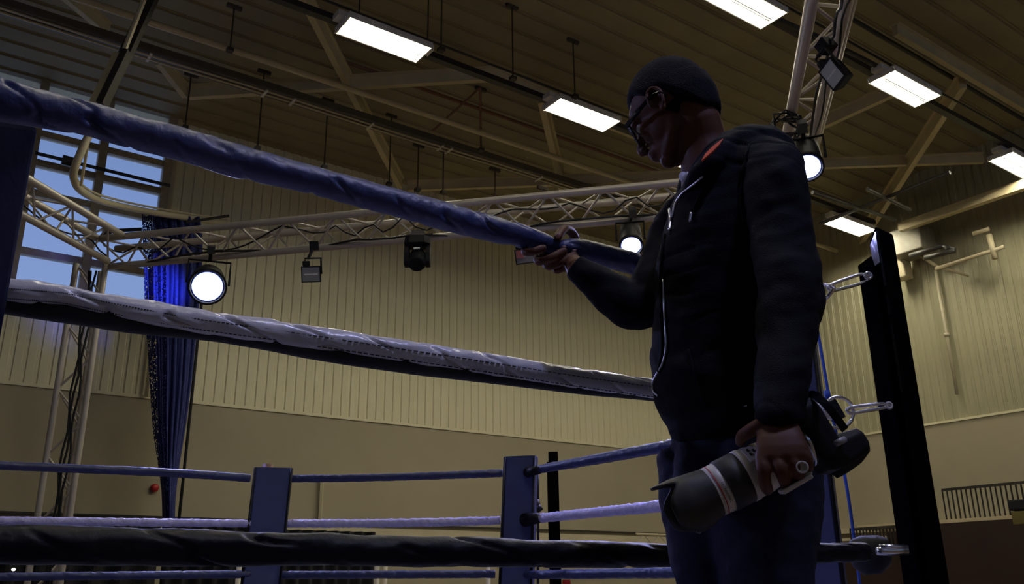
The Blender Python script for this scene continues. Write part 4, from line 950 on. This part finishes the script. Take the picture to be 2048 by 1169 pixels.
# ---- right (far) hand on the top rope
def RP(x, y, o): return between(x, y, N_+off*o, R_+off*o)   # o > 0 towards the camera
tip_r = .0095
pal = []
for x_, y_, o_, a_, b_ in ((1150, 533, -.030, .030, .024), (1132, 524, -.034, .036, .022), (1112, 514, -.038, .042, .020), (1092, 505, -.040, .042, .018), (1078, 500, -.040, .036, .014)):
    c = RP(x_, y_, o_); dirv = (RP(1078, 500, -.04)-RP(1150, 533, -.03)).normalized(); sd = Z.cross(dirv).normalized(); up_ = dirv.cross(sd)
    mix = (Z*.8-off*.6).normalized(); tng = dirv.cross(mix).normalized()
    pal.append([c+mix*(a_*math.cos(k*math.pi/9))+tng*(b_*math.sin(k*math.pi/9)) for k in range(18)])
body.loft(pal)
fing(body, [RP(1082, 486, -.050), RP(1060, 492, -.040), RP(1050, 504, -.005), RP(1064, 504, .026), RP(1086, 497, .034)], .0115, .0098, 16)
fing(body, [RP(1092, 505, -.046), RP(1076, 513, -.034), RP(1078, 524, .000), RP(1102, 516, .030), RP(1127, 502, .036)], .0115, .0098, 16)
fing(body, [RP(1106, 522, -.040), RP(1092, 528, -.025), RP(1100, 534, .008), RP(1124, 523, .028), RP(1148, 509, .034)], .0108, .0088, 16)
fing(body, [RP(1124, 534, -.034), RP(1112, 540, -.015), RP(1118, 541, .004), RP(1136, 532, .016), RP(1150, 522, .022)], .0095, .0080, 16)
fing(body, [RP(1146, 515, -.045), RP(1150, 482, -.048), RP(1142, 464, -.026), RP(1128, 459, .006), RP(1116, 474, .026)], .0135, .0108, 18)
body.tube([PP(1158, 540, 1.927), RP(1142, 526, -.032)], [.028, .026], 16)
me = body.mesh('body_raw')
tmp = bpy.data.objects.new('tmp', me); C.objects.link(tmp)
rm = tmp.modifiers.new('r', 'REMESH'); rm.mode = 'VOXEL'; rm.voxel_size = .0032; rm.use_smooth_shade = True
sm = tmp.modifiers.new('s', 'SMOOTH'); sm.factor = .5; sm.iterations = 6
dg = bpy.context.evaluated_depsgraph_get(); me2 = bpy.data.meshes.new_from_object(tmp.evaluated_get(dg)); bpy.data.objects.remove(tmp)
bpy.data.objects.remove(man)
me2.name = 'person'; me2.materials.clear(); me2.materials.append(M['skin'])
base = Vector((LN[2].x, LN[2].y, ZC)); me2.transform(Matrix.Translation(-base))
man = bpy.data.objects.new('person', me2); man.location = base; man.matrix_world = Matrix.Translation(base); C.objects.link(man)
me2.polygons.foreach_set('use_smooth', [True]*len(me2.polygons))
tag(man, 'young man in black hoodie and glasses gripping the top rope, camera in his other hand', 'person')
def remeshed(mb_, name, mt, vox, it, parent, disp=None):
    me = mb_.mesh(name+'_raw'); tmp = bpy.data.objects.new('tmp', me); C.objects.link(tmp)
    rm = tmp.modifiers.new('r', 'REMESH'); rm.mode = 'VOXEL'; rm.voxel_size = vox
    sm = tmp.modifiers.new('s', 'SMOOTH'); sm.factor = .5; sm.iterations = it
    dg = bpy.context.evaluated_depsgraph_get(); m2 = bpy.data.meshes.new_from_object(tmp.evaluated_get(dg)); bpy.data.objects.remove(tmp)
    if disp:
        m2.update(); nn = [v.normal.copy() for v in m2.vertices]
        for v, n_ in zip(m2.vertices, nn): v.co += n_*disp(v.co)
    m2.materials.clear(); m2.materials.append(mt); m2.polygons.foreach_set('use_smooth', [True]*len(m2.polygons)); m2.name = name
    return obj(name, m2, mt, parent)
# ---- hoodie
hood = MB()
hood.loft([ring_lr(*t, 36, 2.3) for t in [(y, xl, xr, d, hd) for y, xl, xr, d, hd in reversed(TORSO)]])
# ribbed hem
hood.loft([ring_lr(y, xl, xr, 1.95, hd, 36, 2.3) for y, xl, xr, hd in ((893, 1352, 1592, .138), (880, 1346, 1594, .142), (860, 1336, 1594, .145))])
pts, rad, pf = limb(NARM, 1.0, 90, 30, .075, 2.0); hood.tube(pts, rad, 30, prof=pf)
pts, rad, pf = limb(FARM, 1.0, 80, 28, .06, 7.0); hood.tube(pts, rad, 28, prof=pf)
cufn = [(1557, 815, 1.62, 48), (1556, 836, 1.61, 48), (1556, 842, 1.61, 44)]
pts, rad, _ = limb(cufn, 1.0, 8); hood.tube(pts, rad, 26)
# hood roll round the neck
hr = [(1378, 392, 1.86, 17), (1392, 362, 1.82, 22), (1418, 335, 1.80, 27), (1448, 307, 1.82, 30), (1482, 290, 1.87, 30), (1500, 288, 1.95, 28), (1480, 292, 2.03, 26), (1440, 305, 2.06, 24), (1400, 335, 2.05, 22), (1375, 370, 2.0, 18), (1366, 395, 1.95, 14)]
pts, rad, pf = limb(hr, 1.0, 60, 20, .05, 3.0); hood.tube(pts, rad, 20, prof=pf)
hood.ell(PP(1508, 300, 1.93), PR*.055, PF*.09, Z*.04)
def wrk(co):
    q = co; a = noise.noise(Vector((q.x*9, q.y*9, q.z*17))); b = noise.noise(Vector((q.x*22+5, q.y*22, q.z*34)))
    rdg = -max(0, math.cos(q.z*95+9*noise.noise(Vector((q.x*7, q.y*7, q.z*5)))+q.x*18))**6*max(0, noise.noise(Vector((q.x*5+3, q.y*5, q.z*6)))+.12)
    return .006*a+.0028*b+.008*rdg
hoodie = remeshed(hood, 'hoodie', M['hoodie'], .0052, 5, man, wrk)
hoodie['label'] = 'black zip-up hooded sweatshirt'
# neck clearing: shirt collars
m = MB(); m.tube(vspl([PP(1366, 352, 1.90), PP(1371, 358, 1.88), PP(1380, 350, 1.87)], 10), .010, 10); obj('shirt_collar', m, M['paleshirt'], man, True)
# jeans
je = MB()
je.loft([ring_lr(y, xl, xr, 1.95, hd, 30, 2.3) for y, xl, xr, hd in ((1010, 1348, 1600, .125), (960, 1343, 1602, .135), (910, 1346, 1598, .135), (870, 1352, 1588, .13))])
for Lg, k in ((LN, 1.0), (LFm, .93)):
    rows = legp(*Lg, (.118*k, .108*k, .082*k, .074*k, .062*k)); S2 = spline(rows, 40); je.tube([s[:3] for s in S2], [s[3] for s in S2], 24)
je.ell((LN[0]+LFm[0])/2, PR*.135, PF*.12, Z*.13)
def wj(co): return .006*noise.noise(Vector((co.x*8, co.y*8, co.z*16)))+.003*noise.noise(Vector((co.x*24, co.y*24, co.z*40)))
remeshed(je, 'jeans', M['jeans'], .0065, 4, man, wj)
for Lg in (LN, LFm):
    an = Lg[2]; fd = (-PR*.85-PF*.5).normalized(); sd = fd.cross(Z); m = MB()
    rows = [(-.075, .030, .055), (-.06, .042, .09), (0, .046, .10), (.06, .046, .085), (.13, .05, .062), (.19, .042, .05), (.21, .02, .035)]
    m.loft([[an+fd*(a-.01)+sd*(b*math.cos(k*math.pi/8))+Z*(-.10+c/2+c/2*math.sin(k*math.pi/8)) for k in range(16)] for a, b, c in rows]); obj('shoe', m, M['shoe'], man, True)
# hair
hm = MB(); nu, nv = 96, 64; vs = []
cr_c = hp(-.010, 0, .035)
for i in range(nv+1):
    a = math.pi*i/nv
    for k in range(nu):
        b = 2*math.pi*k/nu
        f_, l_, u_ = math.sin(a)*math.cos(b), math.sin(a)*math.sin(b), math.cos(a)
        rx, ry, rz = .1010, .0815, (.105 if u_ > 0 else .150)
        if u_ < 0:
            k_ = (1-abs(u_)**3)**(1/3)/max(1e-6, math.sin(a)) if math.sin(a) > 1e-4 else 1; f_ *= k_; l_ *= k_
        p = Vector((f_*rx, l_*ry, u_*rz)); q_ = max(0, -p.z-.045); p.x *= 1-1.6*q_ if p.x < 0 else 1; p.y *= 1-1.2*q_
        if f_ > .3: p.x *= .985
        if u_ < 0 and f_ < .1: p.x -= .004; 
        F_, L2, U2 = p.x-.006, p.y, p.z+.035
        # hairline height as a function of F
        if F_ > .050: hl = .062
        elif F_ > .018: hl = .062-(.050-F_)*1.5
        elif F_ > -.02: hl = .012+.0*F_
        else: hl = .010+(F_+.02)*1.9
        if F_ < -.070: hl = -.088
        d_ = (U2-hl)/.026; s_ = max(0, min(1, d_*.5+.5)); s_ = s_*s_*(3-2*s_)
        p = p*(1-(1-s_)*.22)
        p *= 1+.012*noise.noise(p*190)*s_+.008*noise.noise(p*45)*s_
        vs.append(HC+(HF*(p.x-.006)+HL*p.y+HU*(p.z+.035))*HS)
fs = []
for i in range(nv):
    for k in range(nu):
        l = (k+1) % nu; fs.append((i*nu+k, (i+1)*nu+k, (i+1)*nu+l, i*nu+l))
hm.add(vs, fs); obj('hair', hm, M['hair'], man, True)
# glasses
gl = obj('glasses', MB().tube([hp(.108, -.012, .002), hp(.110, 0, .005), hp(.108, .012, .002)], .0028*HS, 8), M['glasses'], man, True)
for s_ in (-1, 1):
    rp = []
    for k in range(28):
        a = 2*math.pi*k/28; c_, n_ = math.cos(a), math.sin(a); e = (abs(c_)**3+abs(n_)**3)**(-1/3)
        rp.append(hp(.106-.012*((.037+.026*c_*e)/.06)**2, s_*(.038+.026*c_*e), -.004+.0195*n_*e))
    m = MB(); m.tube(rp, .0034*HS, 8, closed=True); obj('lens_frame', m, M['glasses'], gl, True)
    m = MB(); m.add([hp(.106-.008, s_*.038, -.004)]+rp, [(0, 1+k, 1+(k+1) % 28) for k in range(28)]); obj('lens', m, M['specglass'], gl)
    m = MB()
    pa, pb, pc = hp(.098, s_*.066, .006), hp(.050, s_*.078, .008), hp(.006, s_*.084, .010)
    for (p, q, h1, h2) in ((pa, pb, .0085, .0065), (pb, pc, .0065, .004)):
        m.bar(p, q, .0045, h1*1.3, HU)
    m.tube([pc, hp(-.010, s_*.082, .004), hp(-.018, s_*.080, -.014)], .003*HS, 8); obj('temple', m, M['glasses'], gl)
    m = MB(); m.box(hp(.070, s_*.0765, .0075), HF*.010, HL*.0028, HU*.0028); obj('temple_badge', m, M['chrome'], gl)
    m = MB(); m.ell(hp(.078, s_*.032, -.001), HF*.012*HS, HL*.012*HS, HU*.011*HS); obj('eye', m, M['eyewhite'], man, True)
# nails
def nail(P, nrm, ax, w_, h_):
    m = MB(); nrm = nrm.normalized(); ax = (ax-nrm*ax.dot(nrm)).normalized(); sd = nrm.cross(ax); m.ell(P, sd*w_, ax*h_, nrm*.0022, 12, 8); obj('fingernail', m, M['nail'], man, True)
cd_ = (CAM-RP(1116, 474, .03)).normalized()
nail(RP(1116, 472, .026)+cd_*.0098, cd_+Z*.2, RP(1116, 474, 0)-RP(1126, 462, 0), .0068, .0075)
nail(RP(1128, 500, .036)+Z*.0088+cd_*.002, Z+cd_*.4, RP(1128, 500, 0)-RP(1102, 516, 0), .0052, .0065)
nail(RP(1149, 507, .034)+Z*.0080+cd_*.002, Z+cd_*.4, RP(1149, 507, 0)-RP(1124, 522, 0), .0048, .0060)
# zip, pullers, drawstrings (on the hoodie)
from mathutils.bvhtree import BVHTree
bb = BVHTree.FromPolygons([v.co+base for v in man.data.vertices], [tuple(p.vertices) for p in man.data.polygons])
def first_hit(x, y, lift):
    d_ = ray(x, y).normalized(); hs = [t.ray_cast(CAM, d_) for t in (hb, bb)]; hs = [h for h in hs if h[0] is not None]
    if not hs: return PP(x, y, 1.85)
    h = min(hs, key=lambda q: q[3]); return h[0]-d_*lift
hb = BVHTree.FromPolygons([v.co.copy() for v in hoodie.data.vertices], [tuple(p.vertices) for p in hoodie.data.polygons])
hinv = hoodie.matrix_parent_inverse @ man.matrix_world if False else Matrix()
def on_hood(x, y, lift=.003):
    o_ = CAM; d_ = ray(x, y).normalized(); h = hb.ray_cast(o_, d_)
    if h[0] is None: return PP(x, y, 1.83)
    return h[0]+h[1]*lift
def surf_line(name, pix, r, mt, n=40, lift=.003):
    S2 = spline([tuple(map(float, p)) for p in pix], n); pts = [on_hood(x_, y_, lift) for x_, y_ in S2]
    for _ in range(2): pts = [pts[0]]+[(pts[i-1]+pts[i]*2+pts[i+1])/4 for i in range(1, n-1)]+[pts[-1]]
    m = MB(); m.tube(pts, r, 8); return obj(name, m, mt, man, True)
up_l = [(1404, 322), (1412, 308), (1424, 296), (1436, 286), (1446, 278)]; lo_l = [(1404, 323), (1414, 314), (1427, 303), (1438, 291), (1446, 279)]
m = MB(); vs = [first_hit(*p, .004) for p in up_l]+[first_hit(*p, .004) for p in lo_l]; m.add(vs, [(k, k+1, k+6, k+5) for k in range(4)])
oc = obj('orange_collar', m, M['orange'], man); sm = oc.modifiers.new('s', 'SOLIDIFY'); sm.thickness = .004; sm.offset = 0
surf_line('zip', [(1406, 353), (1388, 368), (1366, 388), (1352, 410), (1346, 436)], .0026, M['zip'])
surf_line('zip_puller', [(1341, 420), (1343, 440), (1341, 462)], .0034, M['zip'], 10)
surf_line('zip', [(1328, 560), (1331, 640), (1334, 690), (1328, 725), (1316, 748), (1308, 765), (1309, 783), (1318, 792)], .0022, M['zip'], 60)
surf_line('drawstring', [(1412, 372), (1398, 400), (1386, 425)], .0030, M['hoodie'], 20, .004)
surf_line('drawstring_tip', [(1385, 428), (1382, 446)], .0030, M['zip'], 6, .005)
surf_line('placket', [(1330, 470), (1322, 560), (1324, 640), (1326, 700), (1318, 745)], .004, M['hoodie'], 40, .002)
surf_line('pocket_seam', [(1378, 700), (1392, 760), (1410, 815)], .0022, M['hoodie'], 30, .002)
surf_line('shoulder_seam', [(1500, 290), (1488, 340), (1482, 400), (1488, 450)], .0026, M['hoodie'], 30, .002)
surf_line('rivet', [(1490, 812), (1491, 814)], .0035, M['zip'], 4, .002)

# ================================================================== THE CAMERA IN HIS HAND
DL = 1.66
FR = PP(1425, 985, DL-.02); BKp = PP(1640, 877, DL+.02)
ax = (BKp-FR).normalized(); up = (Z-ax*Z.dot(ax)).normalized(); sd = ax.cross(up).normalized()
sd = -sd if sd.dot(PF) > 0 else sd                      # sd towards the viewer
ppm = 1.0/px(FR, 1)
def LX(a): return a/ppm
def lathe(m, prof, n=40, c=FR):
    m.loft([[c+ax*LX(a)+(up*math.cos(k*2*math.pi/n)+sd*math.sin(k*2*math.pi/n))*LX(r_) for k in range(n)] for a, r_ in prof]); return m
camr = empty('camera', FR+ax*.12, 'black camera with a long white and black zoom lens, held down at the man\'s side', 'camera')
lens = obj('lens', lathe(MB(), [(2, 40), (2, 50), (24, 51), (24.5, 50)]), M['lenswhite'], camr, True)
obj('focus_ring', lathe(MB(), [(24, 51), (25, 53), (68, 53), (69, 51)]), M['lensblack'], lens, True)
obj('barrel', lathe(MB(), [(69, 52), (70, 54), (80, 54), (81, 52), (112, 51), (150, 45), (185, 40), (215, 38)]), M['lenswhite'], lens, True)
obj('red_ring', lathe(MB(), [(6, 49.5), (6, 50.9), (8.2, 51.0), (8.2, 49.5)]), M['red'], lens, True)
obj('silver_ring', lathe(MB(), [(-1, 48), (-1, 50.6), (3, 50.6), (3, 48)]), M['lenswhite'], lens, True)
# petal hood
m = MB(); n = 72; rings = []
def hl_(k):
    a = 2*math.pi*k/n; a = abs(math.atan2(math.sin(a), math.cos(a)))
    return 62+max(math.exp(-(a/.52)**4)*46, math.exp(-((a-1.72)/.78)**4)*35)
for j in range(9):
    t_ = j/8; rings.append([FR-ax*LX(hl_(k)*t_)+(up*math.cos(k*2*math.pi/n)+sd*math.sin(k*2*math.pi/n))*LX(50+10*min(1, t_*1.6)) for k in range(n)])
inner = [[p+((FR+ax*((p-FR).dot(ax)))-p).normalized()*LX(3) for p in r] for r in reversed(rings)]
m.loft(rings+inner, cap=False); obj('lens_hood', m, M['lensblack'], lens, True)
obj('front_glass', lathe(MB(), [(-3, 44), (-6, 30), (-7, 5)]), M['blackgloss'], lens, True)
# switch panel
c = FR+ax*LX(100)+(up*.62+sd*.78).normalized()*LX(51); nr = (up*.62+sd*.78).normalized(); tg = ax.cross(nr)
m = MB(); m.box(c, ax*LX(15), tg*LX(19), nr*LX(2)); obj('switch_panel', m, M['lenswhite'], lens, bevel=.001)
for a_, b_ in ((-5, -9), (-5, 3), (6, 10), (4, -3)):
    m = MB(); m.box(c+nr*LX(2.5)+ax*LX(a_)+tg*LX(b_), ax*LX(2.2), tg*LX(3.2), nr*LX(1)); obj('switch', m, M['darksteel'], lens)
# writing on the white ring
ft = bpy.data.curves.new('lettering', 'FONT'); ft.body = 'ULTRASONIC'; ft.size = LX(7.0); ft.extrude = .0002; ft.align_x = 'CENTER'; ft.align_y = 'CENTER'
to_ = bpy.data.objects.new('tmp', ft); C.objects.link(to_); tm_ = bpy.data.meshes.new_from_object(to_.evaluated_get(bpy.context.evaluated_depsgraph_get())); bpy.data.objects.remove(to_); to = bpy.data.objects.new('lettering', tm_); C.objects.link(to); tm_.materials.clear(); tm_.materials.append(M['lensblack'])
aa = R(104); nr = (up*math.cos(aa)+sd*math.sin(aa)).normalized(); tg = (-up*math.sin(aa)+sd*math.cos(aa)).normalized()
Pt = FR+ax*LX(15)+nr*LX(51.6); xv = tg; zv = nr; yv = zv.cross(xv)
to.matrix_world = Matrix(((xv.x, yv.x, zv.x, Pt.x), (xv.y, yv.y, zv.y, Pt.y), (xv.z, yv.z, zv.z, Pt.z), (0, 0, 0, 1)))
mw = to.matrix_world.copy(); to.parent = lens; to.matrix_parent_inverse = lens.matrix_world.inverted() if False else camr.matrix_world.inverted() @ camr.matrix_world
to.matrix_world = mw
# tripod foot with knob
m = MB()
a1 = PP(1562, 986, 1.585); a2 = PP(1620, 952, 1.595); m.bar(a1, a2, .030, .008, (up*.9+sd*.1)); m.bar(PP(1604, 940, 1.60), PP(1617, 955, 1.60), .02, .016, ax); obj('tripod_foot', m, M['lenswhite'], lens, bevel=.002)
kc = PP(1604.5, 935, 1.555); m = MB(); e1 = (CAM-kc).normalized(); e2 = e1.cross(Z).normalized(); e3 = e2.cross(e1)
m.loft([[kc+e1*a+(e2*math.cos(k*math.pi/12)+e3*math.sin(k*math.pi/12))*b for k in range(24)] for a, b in ((-.03, .0105), (0, .0105), (.004, .010), (.004, .0072), (-.002, .0070))]); obj('knob', m, M['lenswhite'], lens, True)
# body
BC = FR+ax*LX(250)
hu = (PP(1612, 800, 1.7)-PP(1640, 945, 1.7)).normalized(); hu = (hu-ax*hu.dot(ax)).normalized(); hs = ax.cross(hu).normalized(); hs = -hs if hs.dot(PF) > 0 else hs
bm_ = MB()
def oct_(c, a, b, ca=.25): return [c+hu*(a*i)+hs*(b*j) for i, j in ((-1, -1+ca), (-1+ca, -1), (1-ca, -1), (1, -1+ca), (1, 1-ca), (1-ca, 1), (-1+ca, 1), (-1, 1-ca))]
bm_.loft([oct_(FR+ax*LX(a)+hu*LX(o_), LX(h_), LX(w_)) for a, h_, w_, o_ in ((212, 58, 38, 8), (216, 70, 46, 8), (236, 76, 50, 6), (262, 76, 48, 4), (268, 66, 42, 4))])
bmo = remeshed(bm_, 'camera_body', M['camblack'], .0035, 2, camr)
m = MB(); gc = FR+ax*LX(285)-hu*LX(50); m.loft([oct_(FR+ax*LX(a)-hu*LX(o_), LX(h_), LX(w_), .45) for a, h_, w_, o_ in ((240, 42, 42, 42), (262, 38, 40, 44), (290, 34, 34, 44), (318, 26, 28, 40), (325, 16, 18, 38))])
remeshed(m, 'prism_housing', M['camblack'], .0035, 2, camr)
m = MB(); m.tube([PP(1672, 888, 1.60), PP(1690, 879, 1.61)], .0055, 8); obj('silver_trim', m, mat('grey_badge', (.25, .25, .27), .4), camr, True)
m = MB(); m.loft([[FR+ax*LX(205)+ax*LX(a)+(up*math.cos(k*math.pi/14)+sd*math.sin(k*math.pi/14))*LX(r_) for k in range(28)] for a, r_ in ((0, 40), (0, 44), (10, 44), (12, 42))]); obj('lens_mount', m, M['chrome'], camr, True)
# strap
sp = vspl([PP(1610, 795, 1.66), PP(1628, 790, 1.64), PP(1650, 808, 1.62), PP(1672, 835, 1.62), PP(1690, 860, 1.64)], 30)
m = MB(); 
for i in range(29): m.bar(sp[i], sp[i+1]+(sp[i+1]-sp[i])*.1, .014, .002, PF)
obj('strap', m, M['blackvinyl'], camr)
